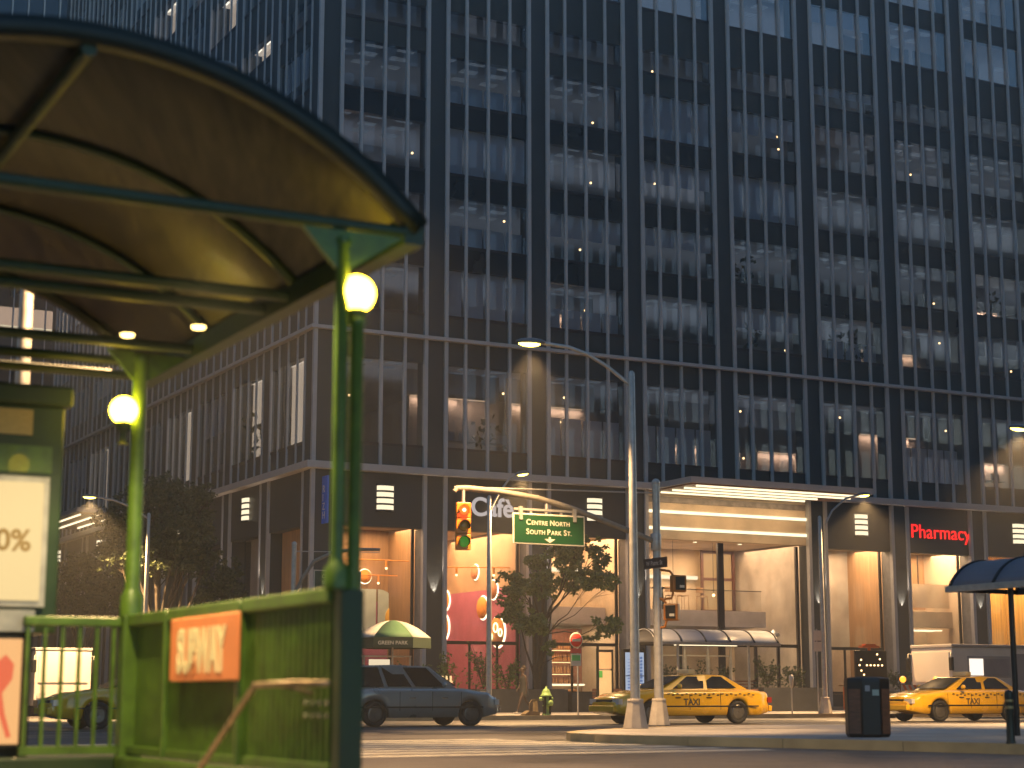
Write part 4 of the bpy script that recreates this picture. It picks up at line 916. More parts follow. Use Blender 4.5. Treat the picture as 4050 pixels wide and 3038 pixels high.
deckT = [(-2.75, .74), (-2.6, .95), (-1.7, 1.02), (1.3, 1.0), (2.2, .9), (2.6, .78), (2.75, .62)]
tx = car('taxi', 'yellow taxi passing behind the two concrete footings', 'taxi', TAXI, deckT, (-1.95, -1.1, .35, 1.3, 1.46), -2.75, 2.75, .96, (-1.42, 1.62), True, 'yellow taxis')
RZT = TH + math.pi
tx.location = fR(3.35, -22, 0); tx.rotation_euler = (0, 0, RZT)
dup(tx, fR(14.3, -22, 0), RZT, 'yellow taxi in front of the white truck by the black litter bin'); dup(tx, fR(-13.0, -22, 0), RZT, 'yellow taxi seen through the bars of the green railing')
deckS = [(-2.45, .7), (-2.3, .98), (-1.5, 1.04), (1.2, 1.03), (2.0, .94), (2.35, .8), (2.45, .62)]
sv = car('estate_car', 'dark silver estate car passing the green parasol', 'car', SILV, deckS, (-2.3, -1.95, .3, 1.15, 1.66), -2.45, 2.45, .95, (-1.4, 1.5), False)
sv.location = fR(-5.7, -22, 0); sv.rotation_euler = (0, 0, TH)
TRW = mat('truck_white', (.75, .7, .62), .4, 0, .06, 1)
def truck(o, rz, label, ln):
    t = thing('box_truck', o, label, 'truck', 'white box trucks'); t.rotation_euler = (0, 0, rz)
    F = lambda x, y, z: Vector(o) + Vector((x, y, z))
    B(F, -ln, 0, -1.15, 1.15, .42, 2.62).build('body', TRW, t, bevel=.05); B(F, -ln - .02, .02, -1.17, 1.17, 2.621, 2.74).build('roof_rim', M_LEDGE, t, bevel=.02)
    B(F, .003, .03, -1.0, 1.0, 1.35, 2.45).build('front_panel', TRW, t)
    B(F, .003, .05, -1.15, 1.15, .4, .65).build('bumper', M_BLACK, t)
    for sg in (1, -1):
        B(F, .004, .04, sg * .7, sg * 1.02, .72, .92).build('headlight', mat('headlamp', (.7, .65, .6), .1, .2), t)
        m = B(F, .05, .16, sg * 1.12, sg * 1.3, 1.75, 2.25); m.build('wing_mirror', M_BLACK, t, bevel=.02); MB().tube([F(-.05, sg * 1.1, 2.4), F(.1, sg * 1.2, 2.4), F(.1, sg * 1.2, 2.2)], .025, 6).build('mirror_arm', GW, t)
        for wx in (-.9, -ln + 1.2):
            M = Mf(F(wx, sg * .98, .42), Vector((1, 0, 0)), Vector((0, sg, 0))); w = MB().lathe([(.25, -.12), (.41, -.12), (.42, -.08), (.42, .1), (.4, .13), (.27, .13)], M, 24).build('wheel', M_TYRE, t)
            MB().lathe([(.02, .08), (.1, .12), (.26, .1)], M, 18).build('rim', M_STEEL, w)
    B(F, -2.9, -.75, 1.152, 1.17, 1.5, 2.3).build('hatch_frame', M_LEDGE, t); B(F, -2.8, -1.55, 1.171, 1.18, 1.56, 2.2).build('hatch_panel', flat('hatch_grey', (.3, .28, .3)), t)
    B(F, -1.5, -.82, 1.171, 1.185, 1.58, 2.2).build('hatch_window', emis('hatch_glow', (1, .82, .66), .7), t)
    B(F, -ln + .4, -3.1, 1.152, 1.165, .8, 2.4).build('side_panel', flat('panel_grey', (.32, .31, .34)), t)
    return t
truck(fR(19.5, -14.85, 0), TH + math.pi, 'white box truck with a lit hatch, parked behind the yellow taxi', 7)
truck(Vector((-18.2, 72.0, 0)), -math.pi / 2 + TH, 'white box truck facing out of the side street, beyond the railing', 6)

# ------------------------------------------------------------------ bus shelters
SHR = mat('shelter_roof', (.2, .21, .26), .35, 0, .08, 2); M_AD = None
def shelter(o, X, Y, label, n, lenx, ad):
    o = Vector(o); F = lambda a, b, z: o + X * a + Y * b + UP * (z - .15)
    t = thing('bus_shelter', o, label, 'bus shelter', 'bus shelters'); w = 1.7; ze, zt = 2.78, 3.28
    r = ((w / 2) ** 2 + (zt - ze) ** 2) / (2 * (zt - ze)); ha = math.asin(w / 2 / r); zc = zt - r; N = 16
    def sh(a0, a1, r0, r1):
        g = MB(); vs = []; fs = []
        for i in range(N + 1):
            q = -ha + 2 * ha * i / N
            for a in (a0, a1):
                for rr in (r0, r1): vs.append(F(a, w / 2 + rr * math.sin(q), zc + rr * math.cos(q)))
        for i in range(N):
            k = i * 4; j = k + 4; fs += [(k, j, j + 2, k + 2), (k + 1, k + 3, j + 3, j + 1), (k, k + 1, j + 1, j), (k + 2, j + 2, j + 3, k + 3)]
        e = N * 4; return g.add(vs, fs + [(0, 2, 3, 1), (e, e + 1, e + 3, e + 2)], True)
    sh(0, lenx, r - .03, r).build('roof', SHR, t)
    for k in range(n + 1):
        a = .04 + (lenx - .08) * k / n; sh(a - .035, a + .035, r - .05, r + .02).build('rib', M_BLACK, t)
    for b in (0, w): B(F, -.04, lenx + .04, b - .05, b + .05, ze - .1, ze + .015).build('eave_beam', M_STEEL if b == 0 else M_BLACK, t, bevel=.01)
    for a in (.0, lenx): B(F, a - .03, a + .03, .051, w - .051, ze - .09, ze - .01).build('end_beam', M_BLACK, t)
    ps = [1.2 + (lenx - 2.4) * k / 3 for k in range(4)]
    for a in ps:
        for b in ((w - .18, .35) if a in (ps[0], ps[-1]) else (w - .18,)): MB().tube([F(a, b, .15), F(a, b, ze - .05)], .05, 10).build('post', M_BLACK if ad < 1 else M_STEEL, t)
    for k in range(3):
        B(F, ps[k] + .06, ps[k + 1] - .06, w - .19, w - .178, .5, 2.3).build('glass_pane', M_SHOPG, t)
        g = MB()
        x0, x1 = ps[k] + .05, ps[k + 1] - .05; o4 = [(x0, .46), (x1, .46), (x1, 2.35), (x0, 2.35)]; i4 = [(x0 + .04, .51), (x1 - .04, .51), (x1 - .04, 2.3), (x0 + .04, 2.3)]
        vs = [F(a, b, z) for b in (w - .2, w - .165) for q in (o4, i4) for a, z in q]; fs = []
        for q in range(4):
            p = (q + 1) % 4; fs += [(q, p, 4 + p, 4 + q), (8 + q, 8 + p, 12 + p, 12 + q), (q, p, 8 + p, 8 + q), (4 + q, 4 + p, 12 + p, 12 + q)]
        g.add(vs, fs)
        g.build('pane_frame', M_STEEL, t)
    B(F, ps[1], ps[2] + .4, w - .65, w - .25, .58, .63).build('bench', M_STEEL, t)
    for z in (2.62,): lamp('shelter_lamp', 'AREA', F(lenx / 2, w / 2, 2.66), 14 if ad < 1 else 10, (1, .66, .3), t, F(lenx / 2, w / 2, 0), (lenx * .6, .3))
    B(F, lenx * .25, lenx * .75, w / 2 - .06, w / 2 + .06, 2.68, 2.72).build('light_tube', E_STRIP, t)
    return t, F
shelter(fR(8.75, -12.2, .15), D2, L2, 'bus shelter with pale vaulted roof behind the middle taxi', 5, 5.6, 1)
shelter(Vector((7.93, 32.0, .15)), -L2, D2, 'bus shelter at the right edge beside the litter bin and bollard', 5, 5.6, 0)
t = thing('advert_totem', fR(7.8, -11.6, .15), 'upright blue advertising panel at the end of the middle bus shelter', 'advert panel')
FA = lambda s, y, z: fR(7.55 + s, -11.9 + y, z)
B(FA, 0, .95, 0, .16, .15, 2.5).build('case', M_BLACK, t, bevel=.02); B(FA, .08, .87, -.012, 0, .75, 2.38).build('poster', emis('poster_sky', (.55, .68, .9), .3), t)
g = MB()
for k in range(12): g.prism([FA(.16, -.016, .85 + k * .115), FA(.8, -.016, .85 + k * .118), FA(.8, -.016, .93 + k * .118), FA(.16, -.016, .91 + k * .11)], -L2 * .003)
g.build('poster_building', emis('poster_blue', (.1, .24, .6), .26), t)
B(FA, .08, .87, -.02, -.013, 1.52, 1.55).build('bar', M_BLACK, t)

# ------------------------------------------------------------------ things on the island and kerb
t = thing('litter_bin', Vector((6.03, 30.24, .15)), 'black octagonal litter bin with brown wood panels and two stickers', 'litter bin')
c = Vector((6.03, 30.24, .15)); R0 = .39
MB().lathe([(R0 * .9, .0), (R0 * .98, .04), (R0, .92), (R0 * .97, .98), (R0 * .6, 1.0)], Matrix.Translation(c), 8, math.pi / 8).build('body', M_BLACK, t, bevel=.012)
for k in range(8):
    a = k * math.pi / 4; nn = Vector((math.cos(a), math.sin(a), 0)); x = UP.cross(nn); ap = R0 * math.cos(math.pi / 8)
    F = lambda s, y, z, nn=nn, x=x, ap=ap: c + x * s + nn * (ap + y) + UP * z
    if k in (1, 3, 5, 7): B(F, -.115, .115, -.002, .014, .06, .8).build('wood_panel', M_WOOD, t)
    if k == 6:
        B(F, -.1, -.02, 0, .01, .76, .86).build('sticker', flat('sticker_grey', (.35, .32, .33)), t); B(F, .02, .13, 0, .01, .69, .79).build('sticker', flat('sticker_pale', (.4, .45, .4)), t)
b = Vector((7.25, 25.97, .15)); t = thing('bollard', b, 'dark bollard with two pale bands at the right edge', 'bollard')
MB().lathe([(.075, 0), (.06, .05), (.055, .62), (.065, .65), (.065, .72), (.05, .76), (.001, .78)], Matrix.Translation(b), 18).build('body', mat('bollard_green', (.02, .025, .018), .4, .2), t)
for z in (.5, .6): MB().lathe([(.058, z), (.06, z + .005), (.06, z + .035), (.058, z + .04)], Matrix.Translation(b), 18).build('band', mat('brass_band', (.4, .28, .12), .4, .3), t)
# hydrant and cardboard
b = fR(4.1, -12.3, .15); HG = mat('hydrant_green', (.2, .32, .09), .5, 0, .15, 10)
t = thing('fire_hydrant', b, 'green fire hydrant with black flanks near the kerb', 'fire hydrant'); M = Matrix.Translation(b)
MB().lathe([(.16, 0), (.16, .05), (.115, .06), (.11, .3), (.135, .31), (.135, .35), (.115, .36), (.115, .66)], M, 18).build('barrel', HG, t)
MB().lathe([(.2, .66), (.2, .7), (.16, .72), (.14, .82), (.09, .9), (.04, .93), (.035, .98), (.001, 1.0)], M, 18).build('bonnet', HG, t)
for ax, z, r, nm in ((-D2, .56, .07, 'side_nozzle'), (D2, .56, .07, 'side_nozzle'), (-L2 + D2 * .35, .42, .1, 'front_nozzle')):
    MB().lathe([(r * .8, .08), (r * .8, .17), (r, .18), (r, .25), (r * .4, .27), (.001, .29)], Mf(b + UP * z, UP, ax.normalized()), 14).build(nm, HG, t)
for s0, s1 in ((.07, .125), (-.125, -.07)): B(lambda s, y, z: b + D2 * s + L2 * y + UP * z, s0, s1, -.13, .02, .03, .64).build('black_flank', M_BLACK, t)
c = fR(3.55, -12.1, .15); F = lambda s, y, z: c + D2 * s + L2 * y + UP * z
CARD = mat('cardboard', (.12, .085, .045), .9, 0, .3, 8, .2)
t = MB(); t.prism([F(-.28, -.2, 0), F(.3, -.2, 0), F(.3, -.2, .1), F(-.1, -.2, .16), F(-.28, -.2, .04)], L2 * .35); t.prism([F(-.02, 0, .14), F(.26, 0, .1), F(.36, 0, .56), F(.1, 0, .54), F(.0, 0, .42)], L2 * .06)
t.prism([F(.05, -.12, .12), F(.28, -.1, .1), F(.3, .0, .5), F(.12, .0, .46)], (D2 + L2) * .03)
tag(t.build('cardboard_box', CARD), 'crushed brown cardboard box leaning on the hydrant', 'cardboard')
# signs on poles
def pole_sign(p, h, label): 
    t = thing('sign_post', p, label, 'sign post'); MB().tube([p, p + UP * h], .03, 8).build('post', M_STEEL, t); return t
b = fR(5.45, -12.2, .15); t = pole_sign(b, 2.95, 'thin post with a red no entry disc and two small plates'); F = lambda s, y, z: b + D2 * s + L2 * y + UP * z
MB().lathe([(.001, 0), (.27, 0), (.27, .012), (.001, .012)], Mf(F(-.1, -.06, 2.63), D2, -L2), 24).build('disc_edge', GW, t)
MB().lathe([(.001, .013), (.24, .013), (.24, .02), (.001, .02)], Mf(F(-.1, -.06, 2.63), D2, -L2), 24).build('no_entry_disc', flat('sign_red', (.6, .02, .012)), t)
B(F, -.27, .07, -.09, -.083, 2.58, 2.68).build('white_bar', GW, t)
B(F, -.31, .11, -.06, -.05, 2.17, 2.33).build('red_plate', flat('plate_red', (.5, .05, .03)), t); B(F, -.31, .11, -.06, -.05, 1.72, 2.15).build('parking_plate', GW, t); B(F, -.27, .07, -.064, -.06, 1.9, 2.1).build('green_print', flat('plate_green', (.08, .4, .1)), t)
b = fR(16.05, -12.3, .15); t = pole_sign(b, 3.2, 'thin post with two stacked white bus stop plates'); F = lambda s, y, z: b + D2 * s + L2 * y + UP * z
for z0, z1 in ((2.35, 2.72), (2.76, 3.15)): B(F, -.18, .2, -.05, -.035, z0, z1).build('white_plate', GW, t, bevel=.02)
b = fR(14.75, -12.35, .15); t = thing('parking_meter', b, 'slim parking meter with a rounded head by the kerb', 'parking meter')
MB().tube([b, b + UP * 1.0], .03, 8).build('post', M_STEEL, t); MB().lathe([(.03, .95), (.06, 1.0), (.085, 1.12), (.085, 1.2), (.1, 1.24), (.1, 1.34), (.07, 1.44), (.001, 1.47)], Matrix.Translation(b), 14).build('head', M_STEEL, t)
b = fR(8.5, -9, .15); F = lambda s, y, z: b + D2 * s + L2 * y + UP * z
t = thing('menu_board', b, 'tall black framed board with two pale notices on two posts', 'notice board')
for s in (-.32, .32): B(F, s - .04, s + .04, -.04, .04, 0, 2.45 if s < 0 else 2.4).build('post', M_BLACK, t)
B(F, -.28, .28, -.03, .03, 1.68, 2.3).build('notice', flat('notice_cream', (.62, .45, .3)), t); B(F, -.28, .28, -.03, .03, .62, 1.62).build('notice', flat('notice_pale', (.62, .55, .4)), t); B(F, -.28, .28, -.035, .035, 2.31, 2.4).build('frame', M_BLACK, t)
B(F, -.27, -.12, -.036, -.031, 1.35, 1.6).build('green_corner', flat('plate_green', (.08, .4, .1)), t)
# roadworks: arrow trailer and barricade
b = fR(17.0, -14.3, 0); F = lambda s, y, z: b + D2 * s + L2 * y + UP * z
t = thing('arrow_trailer', b, 'dark roadworks arrow board trailer with amber dots', 'arrow board'); OR = mat('safety_orange', (.6, .13, .02), .5, 0, .12)
B(F, -.75, .75, -.05, .05, 1.42, 2.5).build('board', M_BLACK, t, bevel=.02)
for i, (s, z) in enumerate([(-.5, 2.15), (-.58, 1.95), (-.5, 1.75), (-.38, 1.6), (-.23, 1.95), (-.05, 1.95), (.13, 1.95), (.31, 1.95), (.5, 1.95), (.4, 2.18), (.28, 2.36)]): MB().lathe([(.032, 0), (.03, .03), (.001, .03)], Mf(F(s, -.052, z), D2, -L2), 8).build('lamp', E_DOT, t)
B(F, -.45, .35, -.12, .12, 2.6, 2.68).build('solar_panel', OR, t); B(F, -.3, .2, -.1, .1, 2.68, 2.74).build('battery_box', OR, t); B(F, -.1, .0, -.03, .03, 2.5, 2.6).build('bracket', OR, t)
for s in (-.4, .4): B(F, s - .04, s + .04, -.03, .03, .5, 1.42).build('mast', M_BLACK, t)
B(F, -.9, .8, -.5, .5, .45, .55).build('chassis', OR, t); B(F, -.95, -.8, -.52, .5, .3, 1.15).build('rail', OR, t)
for s in (-.5, .5): MB().lathe([(.12, -.08), (.28, -.08), (.28, .08), (.12, .08)], Mf(F(s, -.55, .28), D2, L2), 18).build('wheel', M_TYRE, t)
MB().ball(F(-.95, -.55, .48), .09, 10, 8).build('tail_lamp', emis('tail_glow', (1, .14, .03), 2.5), t)
b = fR(18.25, -15.6, 0); F = lambda s, y, z: b + D2 * s + L2 * y + UP * z
t = thing('road_barricade', b, 'orange and white striped barricade with two amber lamps', 'barricade')
for k, z in enumerate((1.0, .6)):
    B(F, -.9, .9, -.02, .02, z, z + .22).build('board', GW, t); g = MB()
    for i in range(7): 
        s = -.88 + i * .26
        if s + .25 < .9: g.prism([F(s + .12, -.024, z + .005), F(s + .24, -.024, z + .005), F(s + .12, -.024, z + .215), F(s, -.024, z + .215)], -L2 * .003)
    g.build('stripes', OR, t)
for s in (-.8, .8):
    B(F, s - .04, s + .04, .021, .08, .15, 1.35).build('post', M_BLACK, t); B(F, s - .05, s + .05, -.35, .4, .002, .08).build('foot', M_BLACK, t)
    MB().lathe([(.07, 1.24), (.09, 1.27), (.06, 1.3)], Matrix.Translation(F(s, .03, 0)), 12).build('lamp_base', GW, t); MB().ball(F(s, .03, 1.42), .12, 12, 10).build('warning_lamp', emis('amber_glow', (1, .3, .02), 1.4), t)

# ------------------------------------------------------------------ pavement furniture in front of the tower
def planter(s0, s1, y0, y1, h, label):
    t = thing('stone_planter', fR((s0 + s1) / 2, (y0 + y1) / 2, .15), label, 'planter', 'dark stone planters')
    B(fR, s0, s1, y0, y1, .15, .15 + h).build('box', M_STONE, t, bevel=.02); B(fR, s0 + .1, s1 - .1, y0 + .1, y1 - .1, .15 + h, .17 + h).build('soil', mat('soil', (.03, .022, .015), .95, 0, .3, 20), t)
planter(1.2, 5.6, -3.4, -2.1, .78, 'dark stone planter left of the walker, below the cafe'); planter(6.0, 10.1, -3.4, -2.1, .92, 'dark stone planter behind the hydrant, holding the tree'); planter(10.4, 19.2, -3.2, -2.1, .8, 'long dark stone planter behind the wooden benches')
planter(19.7, 22.9, -3.8, -2.3, 1.0, 'tall dark stone planter beside the parking meter'); planter(26.6, 30.4, -3.2, -2.1, .85, 'dark stone planter behind the arrow board')
def bench(s0, s1, y, label):
    t = thing('wooden_bench', fR((s0 + s1) / 2, y, .15), label, 'bench', 'wooden slat benches')
    for z in (.72, .86, 1.0): B(fR, s0, s1, y + .3, y + .34, z, z + .1).build('back_slat', M_WOOD, t)
    for k in range(3): B(fR, s0, s1, y - .15 + k * .15, y - .02 + k * .15, .58, .62).build('seat_slat', M_WOOD, t)
    for s in (s0 + .25, s1 - .25): B(fR, s - .04, s + .04, y - .12, y + .38, .15, .57).build('leg', M_BLACK, t); B(fR, s - .03, s + .03, y + .341, y + .38, .571, 1.08).build('back_support', M_BLACK, t)
bench(10.75, 13.2, -4.6, 'wooden bench left of the middle taxi, under the bar window'); bench(16.4, 18.9, -4.8, 'wooden bench right of the middle taxi')
t = thing('slat_fence', fR(18.2, -2.0, .95), 'low dark slatted fence with plants beside the lobby window', 'fence')
for z in (1.0, 1.14, 1.28, 1.42): B(fR, 15.2, 20.6, -2.02, -1.98, z, z + .06).build('slat', M_WOOD, t)
for s in (15.2, 17, 18.8, 20.55): B(fR, s - .03, s + .03, -1.97, -1.9, .95, 1.5).build('post', M_BLACK, t)
# parasol with cart
pc = fR(-.35, -9, .15); t = thing('market_parasol', pc, 'green and white market parasol reading GREEN PARK', 'parasol'); HR = 1.36
CGR = flat('parasol_green', (.05, .12, .055), .8); CWH = flat('parasol_white', (.4, .38, .35), .8); CDK = flat('parasol_dark', (.02, .035, .018), .8)
A = [RAD(-55 + 60 * k) for k in range(6)]
for k in range(6):
    a0, a1 = A[k], A[(k + 1) % 6]; g = MB(); vs = []
    for i in range(7):
        r = HR * i / 6; z = 3.62 - .15 - .62 * (i / 6) ** 1.9
        for a in (a0, a1): vs.append(pc + Vector((r * math.cos(a), r * math.sin(a), z - .15)))
    g.add(vs, [(2 * i, 2 * i + 1, 2 * i + 3, 2 * i + 2) for i in range(6)], True)
    o = g.build('canopy_panel', CGR if k % 2 == 1 else CWH, t, recalc=False); o.modifiers.new('solid', 'SOLIDIFY').thickness = .02
    p0, p1 = vs[-2], vs[-1]; up = UP * .36; o = MB().quad(p0, p1, p1 - up, p0 - up).build('valance', CDK, t, recalc=False); o.modifiers.new('solid', 'SOLIDIFY').thickness = .015
    if k == 5:
        x = (p1 - p0).normalized(); nn = x.cross(UP).normalized()
        letters('lettering', 'GREEN PARK', .18, Mf(p0 + x * .14 + nn * .018 - UP * .25, x, nn), flat('parasol_ink', (.5, .48, .4)), t, ext=.003, bold=.003)
MB().tube([pc, pc + UP * 3.3], .03, 8).build('pole', M_STEEL, t)
for k in range(6): MB().tube([pc + UP * 2.5, pc + Vector((HR * .95 * math.cos(A[k]), HR * .95 * math.sin(A[k]), 2.72))], .012, 5).build('rib', M_STEEL, t)
F = lambda s, y, z: pc + D2 * s + L2 * y + UP * (z - .15)
t = thing('food_cart', pc + D2 * -.2, 'pale street food cart under the green parasol', 'food cart')
B(F, -1.1, .8, .1, .9, .45, 1.15).build('body', CWH, t, bevel=.02); B(F, -1.15, .85, .05, .95, 1.151, 1.2).build('counter', M_STEEL, t)
for s in (-1.05, .75): B(F, s - .03, s + .03, .1, .16, 1.2, 2.2).build('post', M_STEEL, t)
B(F, -1.1, .8, .1, .9, 2.2, 2.24).build('shelf', M_STEEL, t); B(F, -.9, -.1, .0, .045, 1.6, 2.1).build('menu_panel', emis('menu_glow', (1, .82, .55), .4), t)
for s in (-.7, .5): MB().lathe([(.15, -.05), (.3, -.05), (.3, .05), (.15, .05)], Mf(F(s, .05, .3), D2, L2), 18).build('wheel', M_TYRE, t)
t = thing('picket_fence', fR(2.2, -7.5, .15), 'short white picket fence right of the food cart', 'fence')
for k in range(9): B(fR, 1.3 + k * .17, 1.38 + k * .17, -7.52, -7.49, .2, 1.55).build('picket', CWH, t)
for z in (.5, 1.3): B(fR, 1.25, 2.8, -7.48, -7.45, z, z + .07).build('rail', CWH, t)

# ------------------------------------------------------------------ plants
def leaves(g, c, r, n, size, rnd, shell=.35):
    for _ in range(n):
        d = Vector((rnd.gauss(0, 1), rnd.gauss(0, 1), rnd.gauss(0, 1))).normalized(); q = c + Vector((d.x * r[0], d.y * r[0], d.z * r[1])) * (shell + (1 - shell) * rnd.random()) * rnd.uniform(.7, 1.08)
        e = Vector((rnd.gauss(0, 1), rnd.gauss(0, 1), rnd.gauss(-.3, .7))).normalized() * size * rnd.uniform(.6, 1.3); w = e.cross(Vector((rnd.gauss(0, 1), rnd.gauss(0, 1), rnd.gauss(0, 1)))).normalized() * size * .32
        g.quad(q, q + e * .45 + w, q + e, q + e * .5 - w)
def tree(name, label, base, stems, blobs, lm, size, dens, seed, group=None):
    rnd = random.Random(seed); base = Vector(base); t = thing(name, base, label, 'tree', group); w = MB(); crown = MB()
    ends = []
    for dx, dy, h, r in stems:
        p = [base + Vector((dx * k + rnd.uniform(-.06, .06), dy * k, h * k)) for k in (0, .3, .6, 1)]; w.tube(p, [r, r * .8, r * .62, r * .4], 8); ends.append((p, r))
    for c, r, rz in blobs:
        c = Vector(c); p, sr = min(ends, key=lambda e: (e[0][2] - c).length); a = p[2] if c.z > p[2].z else p[1]
        mid = a.lerp(c, .5) + Vector((rnd.uniform(-.25, .25), rnd.uniform(-.25, .25), rnd.uniform(-.35, .1))); w.tube([a, a.lerp(mid, .5) + UP * .12, mid, c.lerp(mid, .4) + UP * .1, c], [sr * .42, sr * .34, sr * .26, sr * .18, sr * .1], 6)
        for _ in range(5):
            q = c + Vector((rnd.uniform(-r, r), rnd.uniform(-r, r), rnd.uniform(-rz, rz))) * .8; w.tube([mid.lerp(c, rnd.uniform(.2, .9)), q], [sr * .14, sr * .05], 5)
        k = int(dens * 4.2 * r * r * rz); 
        for _ in range(max(5, k // 26)):                 # leaf clusters, so gaps and clumps read
            d = Vector((rnd.gauss(0, 1), rnd.gauss(0, 1), rnd.gauss(0, 1))).normalized(); q = c + Vector((d.x * r, d.y * r, d.z * rz)) * rnd.uniform(.2, 1) ** .6 * rnd.choice([.8, 1, 1.25])
            leaves(crown, q, (r * .24, r * .15), 26, size, rnd, .1)
    w.build('trunk', M_BARK, t); crown.build('crown', lm, t, recalc=False); return t
Y = 72.5
def bl(u, v, ru, rv, dy=0): k = (Y + dy) / 3785.; return (at(u, v, Y + dy), ru * k, rv * k)
tree('plaza_tree', 'multi stemmed leafy tree in the planter behind the green road sign', fR(9.0, -2.75, .95),
     [(-.3, .1, 3.9, .1), (.35, 0, 4.4, .12), (-.7, .1, 3.0, .06), (.75, -.1, 4.0, .07)],
     [bl(1110, 1262, 36, 30), bl(1102, 1318, 36, 30, .5), bl(1150, 1345, 36, 34, -.5), bl(1168, 1262, 40, 36), bl(1228, 1205, 40, 32), bl(1160, 1215, 28, 26, .6), bl(1192, 1180, 26, 20, .4), bl(1292, 1198, 32, 30), bl(1284, 1250, 42, 26, -.4), bl(1240, 1255, 34, 26, .6), bl(1318, 1352, 32, 24), bl(1290, 1372, 20, 16, .4), bl(1190, 1395, 22, 18), bl(1320, 1262, 22, 24, .5), bl(1255, 1172, 24, 20)],
     M_LEAF, .17, 980, 11)
Y = 73
tree('street_tree', 'big dark street tree on the side street pavement', (-14.6, 73.2, .15), [(-.1, 0, 4.5, .2), (.4, .2, 4.2, .14), (-.6, 0, 4.0, .12)],
     [bl(330, 1080, 60, 50), bl(260, 1120, 52, 46), bl(400, 1090, 56, 44), bl(300, 1160, 60, 46, .8), bl(390, 1150, 60, 48, -.6), bl(430, 1130, 34, 40), bl(340, 1200, 70, 40), bl(410, 1210, 46, 36), bl(250, 1190, 46, 40, .6), bl(350, 1055, 34, 28), bl(440, 1070, 26, 26), bl(455, 1195, 30, 34)], M_LEAFD, .17, 700, 21, 'street trees')
Y = 74.5
tree('street_tree', 'smaller bushy tree between the big tree and the tower corner', (-12.6, 74.2, .15), [(0, 0, 2.6, .1), (.3, .2, 2.4, .08)], [bl(480, 1250, 42, 36), bl(505, 1285, 34, 34), bl(455, 1300, 44, 36), bl(500, 1240, 24, 28), bl(440, 1325, 40, 22)], M_LEAFD, .16, 700, 22, 'street trees')
Y = 84
tree('street_tree', 'farther pale leaved tree beside the green kiosk', (-20.5, 84, .15), [(0, 0, 3.4, .14), (-.4, .1, 3.2, .1)], [bl(170, 1225, 44, 34), bl(140, 1275, 44, 34), bl(210, 1270, 48, 40), bl(165, 1320, 50, 30), bl(240, 1310, 44, 34), bl(200, 1215, 30, 26), bl(260, 1250, 40, 34)], M_LEAFD, .18, 600, 23, 'street trees')
def shrub(s, y, z, h, w, label, seed, m=M_LEAF, n=420):
    rnd = random.Random(seed); b = fR(s, y, z); t = thing('planter_shrub', b, label, 'shrub', 'planter shrubs'); g = MB(); st = MB()
    for _ in range(9):
        d = Vector((rnd.uniform(-w, w), rnd.uniform(-.4, .4), h * rnd.uniform(.6, 1))); st.tube([b, b + d * .5 + Vector((0, 0, h * .1)), b + d], [.02, .014, .006], 5)
        for k in range(n // 36): leaves(g, b + d * rnd.uniform(.35, 1), (.14, .16), 4, .13, rnd, .2)
    for _ in range(n // 3): leaves(g, b + Vector((rnd.uniform(-w, w), rnd.uniform(-.4, .4), rnd.uniform(.05, h * .45))), (.12, .1), 1, .13, rnd, .2)
    st.build('stems', M_BARK, t); g.build('foliage', m, t, recalc=False)
for k, (s, y, z, h, w, lb) in enumerate([(3.2, -2.7, .95, 1.2, .9, 'loose shrub behind the silver car, left of the grey pier'), (4.9, -2.7, .95, 1.7, .5, 'upright shrub in front of the pink cafe wall'), (6.5, -2.8, 1.08, 2.0, .75, 'dense tall shrub right of the thin street light pole'), (7.6, -2.8, 1.08, 1.4, .5, 'shrub just behind the walking person'),
                                 (15.6, -2.6, .96, 1.2, .6, 'dark shrub under the left end of the vaulted bus shelter'), (17.0, -2.6, .96, 1.5, .7, 'broad dark shrub behind the bus shelter glass'), (18.3, -2.6, .96, 1.1, .5, 'low shrub behind the last post of the middle bus shelter'), (20.6, -2.9, 1.16, 1.4, .6, 'shrub over the slatted fence, left of the tall planter'), (22.0, -2.9, 1.16, 1.0, .5, 'sparse shrub in the tall planter by the parking meter'), (28.4, -2.6, 1.02, 1.2, .8, 'shrub in the planter behind the arrow board'), (1.6, -2.7, .95, 1.0, .8, 'shrub under the green parasol')]):
    shrub(s, y, z, h, w, lb, 40 + k, M_LEAF if k < 4 else M_LEAFD)
# lit triple globe lamp deep in the side street
c = at(352, 1340, 78); b = Vector((c.x, c.y, .15)); t = thing('post_lantern', b, 'three armed lit lantern low under the big tree', 'lantern')
MB().tube([b, c - UP * .3], .04, 8).build('post', M_BLACK, t)
for k in (-1, 0, 1):
    q = c + Vector((k * .34, 0, .0 if k else -.2)); MB().tube([c - UP * .3, q - UP * .12], .02, 6).build('arm', M_BLACK, t); MB().ball(q + UP * .05, .13, 12, 8).build('globe', E_SCONCE, t)

